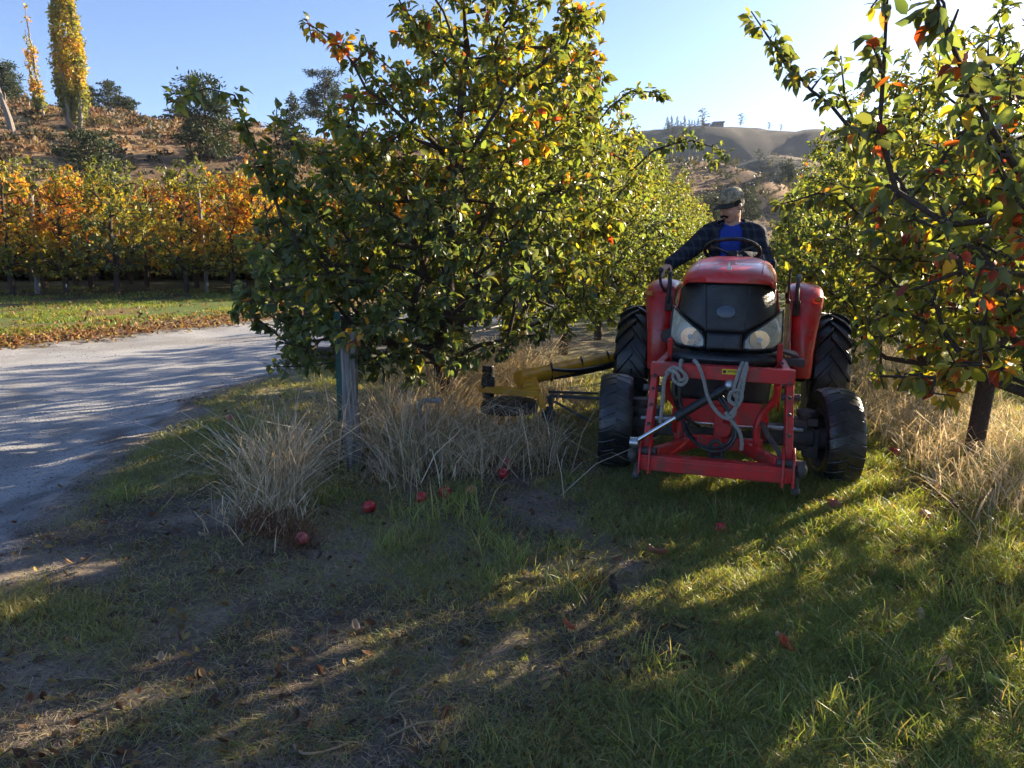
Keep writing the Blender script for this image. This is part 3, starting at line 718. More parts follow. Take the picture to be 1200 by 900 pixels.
# flattened straw and litter over the bare ground
x, y = field(80000, 1.7, 10, 7, gxl, gxr, lambda x, y: (.45+.55*sstep(.4, .6, fbm(x*3, y*3, 3, 31)))*sstep(.05, -.3, road_mask(x, y)))
n = len(x); h = rg.uniform(.015, .06, n); w = rg.uniform(.0018, .0035, n)*(1+.1*y)
C = np.array([[.44, .37, .27]])*rg.uniform(.3, 1.35, (n, 1)); 
V, F, CC = blades(x, y, h*.35, w, rg.uniform(2, 6, n), C, 8)
tag(link('straw_litter', mesh_np('straw_litter', V, F, CC, (M_STRAW,))), 'flattened dead grass stems strewn over the dirt', 'straw', kind='stuff')
# thin scattered blades everywhere, also over the bare soil
x, y = field(70000, 1.7, 9, 107, gxl, gxr, lambda x, y: (.15+.85*sstep(.42, .62, fbm(x*2.6, y*2.6, 4, 108)))*sstep(.0, -.35, road_mask(x, y)))
n = len(x); h = rg.uniform(.012, .045, n); w = rg.uniform(.002, .004, n)*(1+.1*y)
C = np.array([(.17, .22, .09), (.20, .25, .09), (.26, .23, .15), (.36, .31, .22)])[rg.integers(0, 4, n)]*rg.uniform(.6, 1.4, (n, 1))
V, F, CC = blades(x, y, h, w, rg.uniform(.3, 3.0, n), C, 109)
tag(link('sparse_grass', mesh_np('sparse_grass', V, F, CC, (M_BLADE,))), 'thin worn grass struggling through the trodden soil', 'grass', kind='stuff')
# greener taller tufts
def tufts(name, centres, per, hr, wr, col, seed, spread, lean=(.2, 1.4), mt=None, label='', cat='grass'):
    rg = np.random.default_rng(seed); cx = np.repeat(np.array([c[0] for c in centres]), per); cy = np.repeat(np.array([c[1] for c in centres]), per); sc = np.repeat(np.array([c[2] if len(c) > 2 else 1 for c in centres]), per)
    n = len(cx); x = cx+rg.normal(0, 1, n)*spread*sc; y = cy+rg.normal(0, 1, n)*spread*sc
    h = rg.uniform(*hr, n)*sc; w = rg.uniform(*wr, n); cols = np.array(col)
    C = cols[rg.integers(0, len(cols), n)]*rg.uniform(.6, 1.4, (n, 1))
    V, F, CC = blades(x, y, h, w, rg.uniform(*lean, n), C, seed+1)
    return tag(link(name, mesh_np(name, V, F, CC, (mt or M_BLADE,))), label, cat, kind='stuff')
rg = np.random.default_rng(12)
cen = []
while len(cen) < 150:
    xx = rg.uniform(-2.6, 4.2); yy = 1.8*(9/1.8)**rg.random()
    if abs(xx) < .7*yy+.2 and rg.random() < float(grassiness(np.array([xx]), np.array([yy]))[0])**2: cen.append((xx, yy, rg.uniform(.5, 1.3)))
for px, py, s in ((770, 790, 1.), (1150, 540, 1.6), (1180, 560, 1.5), (1120, 560, 1.2), (1160, 720, 1.4), (1190, 690, 1.4), (930, 870, 1.1), (850, 850, 1.), (1000, 880, 1.2), (800, 870, 1), (1190, 780, 1.5), (540, 600, 1.8), (500, 620, 1.8), (560, 620, 1.4), (590, 650, 1.3), (460, 650, 1.2), (660, 650, 1.), (1185, 850, 1.3)):
    g = G(px, py); cen.append((g[0], g[1], s))
tufts('grass_tufts', cen, 75, (.05, .15), (.003, .006), [(.20, .29, .095), (.22, .31, .10), (.18, .23, .09), (.38, .34, .18)], 13, .055, (.1, 1.5), label='longer green grass tufts scattered through the lane', cat='grass')
# tall dry bunchgrass round the end post and along the row
x, y = [], []
rg = np.random.default_rng(14)
def dens_dry(x, y):
    t = row_t(x, y); d = row_d(x, y)
    a = np.exp(-(d/.42)**2)*sstep(-.75, .1, t)*(1-sstep(3.0, 5, t))
    c1 = np.exp(-(((x+1.42)/.24)**2+((y-4.85)/.42)**2))*1.3*(x > -1.85)
    c2 = np.exp(-(((x+.55)/.5)**2+((y-5.6)/.4)**2))*.8
    c3 = .5*np.exp(-(((x-.35)/.5)**2+((y-5.9)/.5)**2))
    b = np.exp(-((d-ROWGAP)/.55)**2)*.36*sstep(3.8, 5.2, y)
    return np.clip(np.maximum.reduce([a, c1, c2, c3, b])*(.4+.8*fbm(x*4, y*4, 2, 88)), 0, 1)*(np.hypot((x-1.6)/1.25, (y-5.6)/2.4) > 1)
xx = rg.uniform(-2.6, 7, 900000); yy = rg.uniform(3.2, 15, 900000); ok = rg.random(900000) < dens_dry(xx, yy)*(5/np.maximum(4.2, yy))**1.3*.55; x, y = xx[ok][:44000], yy[ok][:44000]
n = len(x); far = row_d(x, y) > 2
bunch = fbm(x*3, y*3, 2, 45)
h = rg.uniform(.15, .62, n)*(.6+.9*bunch)*np.where(far, .55, 1.0)*(.45+.55*sstep(-.75, .1, row_t(x, y)+.4*(x < -1.2))); h = h*(1-.93*np.exp(-((x+.222*y)/.31)**4)*(y < 5.65)); h = h*(1-.42*(sstep(-.75, -.3, x)*(1-sstep(.6, .9, x))*sstep(5.0, 5.5, y)*(1-sstep(7, 7.5, y)))); w = rg.uniform(.003, .0085, n)*(1+.04*y)
cols = np.array([(.66, .57, .43), (.56, .46, .32), (.40, .31, .20), (.74, .66, .52), (.22, .24, .11)]); C = cols[rg.choice(5, n, p=[.3, .27, .2, .13, .1])]*rg.uniform(.6, 1.3, (n, 1))
V, F, CC = blades(x, y, h, w, np.where(rg.random(n) < .2, rg.uniform(1.2, 2.4, n), rg.uniform(.05, 1.1, n)), C, 15)
tag(link('dry_bunchgrass', mesh_np('dry_bunchgrass', V, F, CC, (M_STRAW,))), 'tall bleached dry grass standing under the apple rows and round the end post', 'dry grass', kind='stuff')
# a few seed-head stalks
cen = [(G(px, py)[0], G(px, py)[1], s) for px, py, s in ((350, 560, 1.1), (365, 550, 1.2), (385, 560, 1.2), (330, 590, .9), (440, 560, 1.3), (465, 550, 1.2), (500, 560, 1.1), (530, 560, 1.), (380, 520, 1.3))]
tufts('grass_stalks', cen, 7, (.45, .72), (.003, .005), [(.45, .38, .26)], 16, .08, (.05, .7), mt=M_STRAW, label='long straw stalks rising above the dry grass by the post', cat='dry grass')
# russet dead weeds by the clump
cen = [(G(px, py)[0], G(px, py)[1], s) for px, py, s in ((300, 620, 1.), (330, 628, 1.), (355, 640, .8), (690, 690, .5))]
tufts('dead_weeds', cen, 160, (.05, .16), (.003, .005), [(.14, .06, .035), (.20, .10, .05)], 17, .07, (.3, 2), mt=M_STRAW, label='low russet dead weeds at the foot of the dry clump', cat='weeds')
# verge grass across the road
x, y = field(24000, 13, 34, 18, lambda y: -.72*y-1, lambda y: edge_x(ROAD_L, y)-.5, lambda x, y: (.3+.7*sstep(.60, .48, fbm(x*.35, y*.35, 3, 63)))*sstep(.4, .6, fbm(x*.7, y*.7, 3, 19))*sstep(.8, 2.2, edge_x(ROAD_L, y)-x))
n = len(x); h = rg.uniform(.03, .10, n); w = rg.uniform(.010, .02, n); C = np.array([.12, .18, .035])*rg.uniform(.6, 1.5, (n, 1)); yel = rg.random(n) < .15; C[yel] = np.array([.30, .21, .08])
V, F, CC = blades(x, y, h, w, rg.uniform(.2, 1.5, n), C, 19)
tag(link('verge_grass', mesh_np('verge_grass', V, F, CC, (M_BLADE,))), 'green and yellow grass verge beyond the gravel road', 'grass', kind='stuff')

# clods, pebbles
def pebbles(name, x, y, s, C, seed, mt, flat=.6):
    rg = np.random.default_rng(seed); n = len(x); z = zter(x, y)
    u = np.array([(1, 0, 0), (0, 1, 0), (-1, 0, 0), (0, -1, 0), (0, 0, 1), (0, 0, -1), ], float)
    a = rg.uniform(0, 6.28, n); c, s_ = np.cos(a), np.sin(a)
    pts_ = u[None]*rg.uniform(.6, 1.25, (n, 6, 1)); px = pts_[..., 0]*c[:, None]-pts_[..., 1]*s_[:, None]; py = pts_[..., 0]*s_[:, None]+pts_[..., 1]*c[:, None]
    V = np.stack([px, py, pts_[..., 2]*flat], -1)*s[:, None, None]+np.stack([x, y, z+s*.1], 1)[:, None]
    f = np.array([(0, 1, 4), (1, 2, 4), (2, 3, 4), (3, 0, 4), (1, 0, 5), (2, 1, 5), (3, 2, 5), (0, 3, 5)])
    F = (np.arange(n)*6)[:, None, None]+f[None]
    return link(name, mesh_np(name, V.reshape(-1, 3), [F.reshape(-1, 3)], np.repeat(C, 6, 0), (mt,), True))
def attr_mat(name, rough=.9):
    m, n_, b = principled(name); at = N(n_, 'ShaderNodeAttribute', attribute_name='Col'); n_.links.new(at.outputs['Color'], b.inputs['Base Color']); b.inputs['Roughness'].default_value = rough; b.inputs['Specular IOR Level'].default_value = .25; return m
M_STONE = attr_mat('stone')
x, y = field(9000, 2.4, 16, 25, lambda y: -.74*y-.2, lambda y: edge_x(ROAD_R, y)+.25, lambda x, y: sstep(-.3, .0, road_mask(x, y))*.9)
n = len(x); rg = np.random.default_rng(26)
tag(pebbles('road_gravel', x, y, rg.uniform(.002, .007, n)*(1+.05*y), np.array([.24, .24, .245])*rg.uniform(.5, 1.4, (n, 1)), 27, M_STONE), 'loose grey gravel lying on the road', 'gravel', kind='stuff')
x, y = field(9000, 1.7, 9, 28, gxl, gxr, lambda x, y: (1-grassiness(x, y))**2*sstep(.05, -.2, road_mask(x, y))*sstep(.35, .6, fbm(x*4, y*4, 2, 29)))
n = len(x)
tag(pebbles('dirt_clods', x, y, rg.uniform(.002, .009, n), np.array([.12, .10, .085])*rg.uniform(.4, 1.7, (n, 1)), 29, M_STONE), 'crumbs and clods of dark soil', 'soil', kind='stuff')
# fallen leaf litter too small to count
x, y = field(5200, 1.7, 10, 33, gxl, gxr, lambda x, y: (.25+.75*np.clip(dry_strip(x, y)+sstep(1.2, 2.5, x), 0, 1))*(.06+.94*sstep(.1, -.3, road_mask(x, y)))*(.3+.7*sstep(.4, .65, fbm(x*2, y*2, 3, 131))))
n = len(x); D = unit(np.stack([rg.normal(0, 1, n), rg.normal(0, 1, n), rg.normal(.1, .2, n)], 1)); nn = unit(rg.normal(0, .4, (n, 3))+[0, 0, 1])
C = np.array([(.16, .08, .04), (.24, .15, .07), (.10, .06, .04), (.30, .22, .08)])[rg.integers(0, 4, n)]*rg.uniform(.5, 1.2, (n, 1))
V, F, CC = leaves(np.stack([x, y, zter(x, y)+.012], 1), D, nn, rg.uniform(.02, .06, n), C, curl=-.35)
tag(link('leaf_litter', mesh_np('leaf_litter', V, F, CC, (M_STRAW,))), 'small curled brown leaves scattered in the grass', 'leaf litter', kind='stuff')

x, y = field(4500, 11, 30, 133, lambda y: -.72*y-1, lambda y: edge_x(ROAD_L, y)+.5, lambda x, y: sstep(-.6, .2, edge_x(ROAD_L, y)-x)*(1-.8*sstep(1.5, 4, edge_x(ROAD_L, y)-x)))
n = len(x); D = unit(np.stack([rg.normal(0, 1, n), rg.normal(0, 1, n), rg.normal(.2, .3, n)], 1)); nn = unit(rg.normal(0, .5, (n, 3))+[0, 0, 1])
C = np.array([(.22, .10, .04), (.30, .17, .07), (.12, .07, .04), (.36, .26, .08)])[rg.integers(0, 4, n)]*rg.uniform(.5, 1.2, (n, 1))
V, F, CC = leaves(np.stack([x, y, zter(x, y)+.02], 1), D, nn, rg.uniform(.05, .12, n), C, curl=-.3)
tag(link('verge_litter', mesh_np('verge_litter', V, F, CC, (M_STRAW,))), 'rust brown leaf litter along the far edge of the road', 'leaf litter', kind='stuff')
# ------------------------------------------------------------------ modelling helpers for made things
class MB:
    def __init__(s): s.bm = bmesh.new()
    def box(s, c, d, rot=None):
        M = Matrix.Translation(Vector(c)) @ (rot.to_4x4() if rot is not None else Matrix.Identity(4)) @ Matrix.Diagonal((*d, 1))
        bmesh.ops.create_cube(s.bm, size=1, matrix=M); return s
    def bar(s, a, b, w, h, roll=0):          # rectangular bar from a to b
        a, b = Vector(a), Vector(b); d = b-a; q = d.to_track_quat('Y', 'Z').to_matrix()
        q = q @ Matrix.Rotation(roll, 3, 'Y')
        return s.box((a+b)/2, (w, d.length, h), q)
    def cyl(s, a, b, r, r2=None, k=20, caps=True):
        a, b = Vector(a), Vector(b); d = b-a; q = d.to_track_quat('Z', 'Y').to_matrix().to_4x4()
        bmesh.ops.create_cone(s.bm, cap_ends=caps, segments=k, radius1=r, radius2=r if r2 is None else r2, depth=d.length, matrix=Matrix.Translation((a+b)/2) @ q); return s
    def tube(s, pts, r, k=10, smooth=True, taper=None):
        p = [Vector(q) for q in pts]
        if smooth:
            out = []; n = len(p)
            for i in range(n-1):
                p0, p1, p2, p3 = p[max(0, i-1)], p[i], p[i+1], p[min(n-1, i+2)]
                for t in (0, .2, .4, .6, .8):
                    out.append(.5*((2*p1)+(p2-p0)*t+(2*p0-5*p1+4*p2-p3)*t*t+(3*p1-p0-3*p2+p3)*t**3))
            out.append(p[-1]); p = out
        rings = []; n = len(p); up = Vector((0, 0, 1)); prev = None
        for i in range(n):
            d = (p[min(n-1, i+1)]-p[max(0, i-1)]).normalized()
            if prev is None:
                sx = d.cross(up if abs(d.z) < .9 else Vector((1, 0, 0))).normalized()
            else: sx = (prev-d*prev.dot(d)).normalized()
            prev = sx; sy = d.cross(sx); rr = r if taper is None else r*(1+(taper-1)*i/(n-1))
            rings.append([s.bm.verts.new(p[i]+(sx*math.cos(a)+sy*math.sin(a))*rr) for a in [j*2*math.pi/k for j in range(k)]])
        for i in range(n-1):
            for j in range(k): s.bm.faces.new((rings[i][j], rings[i][(j+1) % k], rings[i+1][(j+1) % k], rings[i+1][j]))
        s.bm.faces.new(rings[0][::-1]); s.bm.faces.new(rings[-1]); return s
    def lathe(s, prof, c=(0, 0, 0), axis='X', k=40, closed=False):
        rings = []
        for (r, h) in prof:
            ring = []
            for j in range(k):
                a = j*2*math.pi/k
                v = {'X': (h, r*math.cos(a), r*math.sin(a)), 'Y': (r*math.cos(a), h, r*math.sin(a)), 'Z': (r*math.cos(a), r*math.sin(a), h)}[axis]
                ring.append(s.bm.verts.new(Vector(v)+Vector(c)))
            rings.append(ring)
        m = len(rings)
        for i in range(m if closed else m-1):
            for j in range(k): s.bm.faces.new((rings[i][j], rings[i][(j+1) % k], rings[(i+1) % m][(j+1) % k], rings[(i+1) % m][j]))
        if not closed:
            for e in (0, -1):
                if prof[e][0] > .0005: s.bm.faces.new(rings[e])
        return s
    def prism(s, poly, d, plane='XZ', c=(0, 0, 0)):   # polygon extruded by d, centred
        f = {'XZ': lambda u, v, w: (u, w, v), 'YZ': lambda u, v, w: (w, u, v), 'XY': lambda u, v, w: (u, v, w)}[plane]
        A = [s.bm.verts.new(Vector(f(u, v, -d/2))+Vector(c)) for u, v in poly]; B = [s.bm.verts.new(Vector(f(u, v, d/2))+Vector(c)) for u, v in poly]
        s.bm.faces.new(A); s.bm.faces.new(B[::-1]); n = len(poly)
        for i in range(n): s.bm.faces.new((A[i], B[i], B[(i+1) % n], A[(i+1) % n]))
        return s
    def loft(s, secs, cap=True):
        R = [[s.bm.verts.new(Vector(p)) for p in q] for q in secs]; n = len(R[0])
        for i in range(len(R)-1):
            for j in range(n): s.bm.faces.new((R[i][j], R[i][(j+1) % n], R[i+1][(j+1) % n], R[i+1][j]))
        if cap: s.bm.faces.new(R[0][::-1]); s.bm.faces.new(R[-1])
        return s
    def grid(s, fn, nu, nv):                           # open sheet from fn(u, v)
        R = [[s.bm.verts.new(Vector(fn(i/nu, j/nv))) for j in range(nv+1)] for i in range(nu+1)]
        for i in range(nu):
            for j in range(nv): s.bm.faces.new((R[i][j], R[i+1][j], R[i+1][j+1], R[i][j+1]))
        return s
    def ball(s, c, r, seg=16):
        M = Matrix.Translation(Vector(c)) @ Matrix.Diagonal((*(r if hasattr(r, '__len__') else (r, r, r)), 1))
        bmesh.ops.create_uvsphere(s.bm, u_segments=seg, v_segments=seg//2+2, radius=1, matrix=M); return s
    def build(s, name, m, parent=None, bevel=0., smooth=True, solid=0., sub=0, ang=35):
        bmesh.ops.recalc_face_normals(s.bm, faces=s.bm.faces)
        me = bpy.data.meshes.new(name); s.bm.to_mesh(me); s.bm.free(); me.materials.append(m)
        if smooth:
            for p in me.polygons: p.use_smooth = True
            try: me.set_sharp_from_angle(angle=math.radians(ang))
            except Exception: pass
        o = link(name, me, parent)
        if solid:
            q = o.modifiers.new('thick', 'SOLIDIFY'); q.thickness = solid; q.offset = -1
        if bevel:
            q = o.modifiers.new('bevel', 'BEVEL'); q.width = bevel; q.segments = 2; q.limit_method = 'ANGLE'; q.angle_limit = math.radians(40)
        if sub:
            q = o.modifiers.new('sub', 'SUBSURF'); q.levels = sub; q.render_levels = sub
        return o

M_RED = mat('red_paint', (.60, .024, .022), rough=.36, var=.15, scale=3, dirt=(.34, .15, .12), dirtamt=.7, dscale=8, coat=.25, bump=.06, bscale=25)
M_RED2 = mat('red_frame_paint', (.58, .020, .022), rough=.45, var=.2, scale=9, dirt=(.12, .06, .045), dirtamt=.9, dscale=11, coat=.1, bump=.15)
M_BLK = mat('black_plastic', (.016, .018, .022), rough=.32, var=.3, scale=6, dirt=(.10, .09, .08), dirtamt=.25, dscale=5)
M_BLKM = mat('black_matt', (.020, .020, .021), rough=.6, var=.4, scale=8, dirt=(.14, .12, .095), dirtamt=.5, dscale=7)
M_GREYM = mat('grimy_cast_iron', (.050, .050, .052), rough=.6, var=.4, scale=14, dirt=(.16, .13, .10), dirtamt=.6, dscale=8, bump=.3)
M_RUB = mat('tyre_rubber', (.014, .015, .018), rough=.36, var=.4, scale=6, dirt=(.10, .085, .065), dirtamt=.7, dscale=4, rvar=.12, bump=.15, bscale=40, spec=.65)
M_STEEL = mat('worn_steel', (.45, .45, .46), rough=.3, metal=.9, var=.25, scale=18)
M_CHROME = mat('chrome_rod', (.75, .76, .78), rough=.12, metal=1, var=.08, rvar=.05)
M_SILV = mat('silver_trim', (.42, .44, .46), rough=.35, metal=.3, var=.15, dirt=(.2, .18, .15), dirtamt=.4)
M_ROPE = mat('grey_rope', (.42, .41, .38), rough=.9, var=.35, scale=60, bump=1, bscale=180)
M_YEL = mat('yellow_paint', (.68, .34, .016), rough=.42, var=.25, scale=7, dirt=(.18, .11, .05), dirtamt=.65, dscale=7, bump=.15)
M_STICK = mat('yellow_sticker', (.75, .52, .02), rough=.4, var=.05)
M_INK = mat('black_ink', (.02, .02, .02), rough=.5, var=.05)
M_BADGE = mat('grey_blue_badge', (.055, .070, .10), rough=.28, var=.1)
M_AMBER = mat('amber_lens', (.55, .14, .01), rough=.2, var=.1)
M_WOOD = bark_mat('weathered_wood', (.24, .225, .20), 9)
def glass_mat():
    m, n, b = principled('lamp_glass'); b.inputs['Base Color'].default_value = (.75, .78, .76, 1); b.inputs['Roughness'].default_value = .06
    tr = N(n, 'ShaderNodeBsdfTransparent'); tr.inputs[0].default_value = (.82, .82, .78, 1); ms = N(n, 'ShaderNodeMixShader')
    nz = N(n, 'ShaderNodeTexNoise'); nz.inputs['Scale'].default_value = 9; nz.inputs['Detail'].default_value = 4; tc = N(n, 'ShaderNodeTexCoord'); n.links.new(tc.outputs['Object'], nz.inputs['Vector'])
    mr = N(n, 'ShaderNodeMapRange'); n.links.new(nz.outputs[0], mr.inputs[0]); mr.inputs[1].default_value = .35; mr.inputs[2].default_value = .65; mr.inputs[3].default_value = .45; mr.inputs[4].default_value = .92; n.links.new(mr.outputs[0], ms.inputs[0])
    b.inputs['Coat Weight'].default_value = .5; b.inputs['Base Color'].default_value = (.62, .60, .50, 1)
    # ms factor towards transparent
    n.links.new(b.outputs[0], ms.inputs[1]); n.links.new(tr.outputs[0], ms.inputs[2]); n.links.new(ms.outputs[0], n.nodes['Material Output'].inputs[0]); return m
def mesh_mat():
    m = mat('grille_mesh', (.014, .016, .020), rough=.38, var=.4, scale=5, dirt=(.10, .09, .08), dirtamt=.35, dscale=6); n = m.node_tree; L = n.links.new; b = n.nodes['Principled BSDF']; tc = N(n, 'ShaderNodeTexCoord')
    vo = N(n, 'ShaderNodeTexVoronoi'); vo.inputs['Scale'].default_value = 110; vo.inputs['Randomness'].default_value = 0; L(tc.outputs['Object'], vo.inputs['Vector'])
    bp = N(n, 'ShaderNodeBump'); bp.inputs['Strength'].default_value = .6; bp.inputs['Distance'].default_value = .004; L(vo.outputs['Distance'], bp.inputs['Height']); L(bp.outputs[0], b.inputs['Normal']); return m
M_MESH = mesh_mat()
M_GLASS = glass_mat(); M_LAMP = mat('lamp_housing', (.85, .85, .78), rough=.3, metal=.25, var=.2, scale=9)

# ------------------------------------------------------------------ the tractor (x right, y backwards, z up; origin under the front axle)
gl, gr_ = G(720, 546), G(975, 566)
HEAD = math.radians(-17.0)
TO = np.array([1.46, 5.28, 0.0]); TZ = gz(TO[0], TO[1])-.02
tractor = empty('tractor', (TO[0], TO[1], TZ), HEAD, label='red compact orchard tractor with black grille, cloudy headlamps and a red front lift frame', cat='tractor')
tractor.rotation_mode = 'XYZ'; tractor.rotation_euler = (0, math.radians(1.0), HEAD)
TM = Matrix.Translation((TO[0], TO[1], TZ)) @ tractor.rotation_euler.to_matrix().to_4x4()

def tyre(parent, c, R, w, steer, lugs, lugh, kind):
    root = bpy.data.objects.new('wheel', None); COL.objects.link(root); root.parent = parent; root.location = c; root.rotation_euler = (0, 0, steer)
    hw = w/2; ri = R*.56
    prof = [(ri, -hw*.80), (ri+.02, -hw*.86), (R*.80, -hw*1.0), (R*.93, -hw*.97), (R*.985, -hw*.80), (R, -hw*.4), (R*1.002, 0), (R, hw*.4), (R*.985, hw*.80), (R*.93, hw*.97), (R*.80, hw*1.0), (ri+.02, hw*.86), (ri, hw*.80)]
    prof = [(r-lugh, h) if r > R*.9 else (r, h) for r, h in prof]
    mb = MB().lathe(prof, k=64)
    for e in mb.bm.faces[:]:
        if len(e.verts) > 4: mb.bm.faces.remove(e)
    for i in range(lugs):
        for sd in (-1, 1):
            a0 = 2*math.pi*(i+(.5 if sd > 0 else 0))/lugs; n = 5; secs = []
            for j in range(n+1):
                u = j/n; x = sd*hw*(-.06+1.04*u); th = a0 + (.42 if kind == 'ag' else .10)*u/ (R/.5)
                rr = R*(1-.05*u**3); lw = (.020 if kind == 'ag' else .030)*(1+.25*u); base = rr-lugh-.012; top = rr if u < .95 else rr-.006
                def pt(r, a): return (x, r*math.cos(a), r*math.sin(a))
                dl = lw/R
                secs.append([pt(base, th-dl*1.3), pt(base, th+dl*1.3), pt(top, th+dl), pt(top, th-dl)])
            # drop down the shoulder
            u = 1.0; x = sd*hw*1.0; th = a0+(.42 if kind == 'ag' else .10)/(R/.5); dl = .022/R
            secs.append([(x, (R*.86)*math.cos(th-dl), (R*.86)*math.sin(th-dl)), (x, (R*.86)*math.cos(th+dl), (R*.86)*math.sin(th+dl)),
                         (x*1.0, (R*.90)*math.cos(th+dl), (R*.90)*math.sin(th+dl)), (x*1.0, (R*.90)*math.cos(th-dl), (R*.90)*math.sin(th-dl))])
            mb.loft(secs)
    t = mb.build('tyre', M_RUB, root, bevel=.004 if kind != 'ag' else .005)
    t.parent = root
    rp = [(ri+.015, -hw*.84), (ri-.01, -hw*.80), (ri-.03, -hw*.60), (ri-.035, hw*.5), (ri-.01, hw*.80), (ri+.015, hw*.84)]
    m = MB().lathe(rp, k=48)
    for e in m.bm.faces[:]:
        if len(e.verts) > 4: m.bm.faces.remove(e)
    s = 1 if c[0] > 0 else -1
    m.lathe([(ri-.03, s*.01), (ri*.6, s*.03), (ri*.35, -s*.0), (.06, -s*.0)], k=40)
    m.build('rim', M_GREYM, root, solid=.006)
    h = MB(); h.cyl((-s*.10, 0, 0), (s*.05, 0, 0), .075, k=20)
    for i in range(6):
        a = i*math.pi/3; h.cyl((s*.0, .1*math.cos(a), .1*math.sin(a)), (s*.045, .1*math.cos(a), .1*math.sin(a)), .011, k=8)
    h.build('hub', M_GREYM, root, bevel=.003)
    return root
FT = .74
tyre(tractor, (-FT-.0, 0, .335), .345, .235, math.radians(9), 26, .007, 'turf')
tyre(tractor, (FT, 0, .335), .345, .235, math.radians(11), 26, .007, 'turf')
tyre(tractor, (-.815, 1.68, .52), .535, .31, 0, 20, .036, 'ag')
tyre(tractor, (.815, 1.68, .52), .535, .31, 0, 20, .036, 'ag')

# front axle, steering, chassis, engine block
m = MB(); m.box((0, 0, .335), (1.0, .12, .13)); m.box((-.50, .0, .36), (.16, .15, .20)); m.box((.50, .0, .36), (.16, .15, .20))
m.cyl((-.62, 0, .335), (-.44, 0, .335), .085, .10); m.cyl((.62, 0, .335), (.44, 0, .335), .085, .10); m.cyl((0, -.14, .36), (0, .2, .36), .10)
m.box((0, .1, .46), (.24, .42, .16)); m.build('front_axle', M_GREYM, tractor, bevel=.012)
for s in (-1, 1):
    m = MB(); m.cyl((s*.56, -.015, .24), (s*.56, -.015, .50), .05); m.cyl((s*.56, -.015, .48), (s*.56, -.015, .52), .065)
    m.box((s*.60, -.02, .45), (.07, .14, .05)); m.box((s*.60, 0, .30), (.10, .12, .20))
    m.build('steering_knuckle', M_GREYM, tractor, bevel=.006)
m = MB(); m.cyl((-.54, -.12, .40), (.54, -.12, .40), .016, k=10); m.cyl((-.20, -.12, .40), (.24, -.12, .40), .034, k=16); m.build('tie_rod', M_STEEL, tractor)
m = MB(); m.box((0, .55, .50), (.30, 1.0, .30)); m.box((0, 1.2, .52), (.42, .75, .40)); m.box((0, 1.68, .52), (.62, .30, .26)); m.cyl((-.66, 1.68, .52), (.66, 1.68, .52), .085); m.build('chassis', M_GREYM, tractor, bevel=.02)
m = MB(); m.box((0, .40, .78), (.36, .66, .38)); m.box((-.21, .45, .72), (.06, .5, .2)); m.cyl((.24, .2, .62), (.24, .2, .78), .045); m.build('engine', M_BLKM, tractor, bevel=.015)

# nose skin: one curved surface, cut into its panels
def nose(x, z, off=0.):
    W_ = .345-.105*max(0, (z-1.07)/.33); u = abs(x)/W_
    y = -.425 + .055*(max(0, z-1.0)/.38)**1.2 + .15*max(0, min(u, 1.15))**3.4 - .02*math.exp(-((z-.95)/.08)**2)
    return (x, y-off, z)
def panel(zlo, zhi, x0, x1, off, name, m, parent, solid=.012, nu=22, nv=10, bevel=.003):
    b = MB(); b.grid(lambda u, v: nose(x0+(x1-x0)*u, zlo(x0+(x1-x0)*u)*(1-v)+zhi(x0+(x1-x0)*u)*v, off), nu, nv)
    o = b.build(name, m, parent, solid=solid, ang=60)
    return o
lerp = np.interp
# black body behind everything
m = MB(); m.loft([[(-.30, -.27, .60), (.30, -.27, .60), (.335, -.24, 1.0), (.29, -.20, 1.36), (-.29, -.20, 1.36), (-.335, -.24, 1.0)],
                  [(-.31, .05, .60), (.31, .05, .60), (.33, .05, 1.0), (.30, .05, 1.38), (-.30, .05, 1.38), (-.33, .05, 1.0)]]).build('nose_core', M_BLKM, tractor, bevel=.01)
vz = lambda x: 1.065+.13*max(0, (abs(x)-.115))/.215*1.0
grille = panel(lambda x: vz(x)+.004, lambda x: 1.375+.0*x, -.300, .300, .012, 'grille', M_MESH, tractor, nu=40, nv=14)
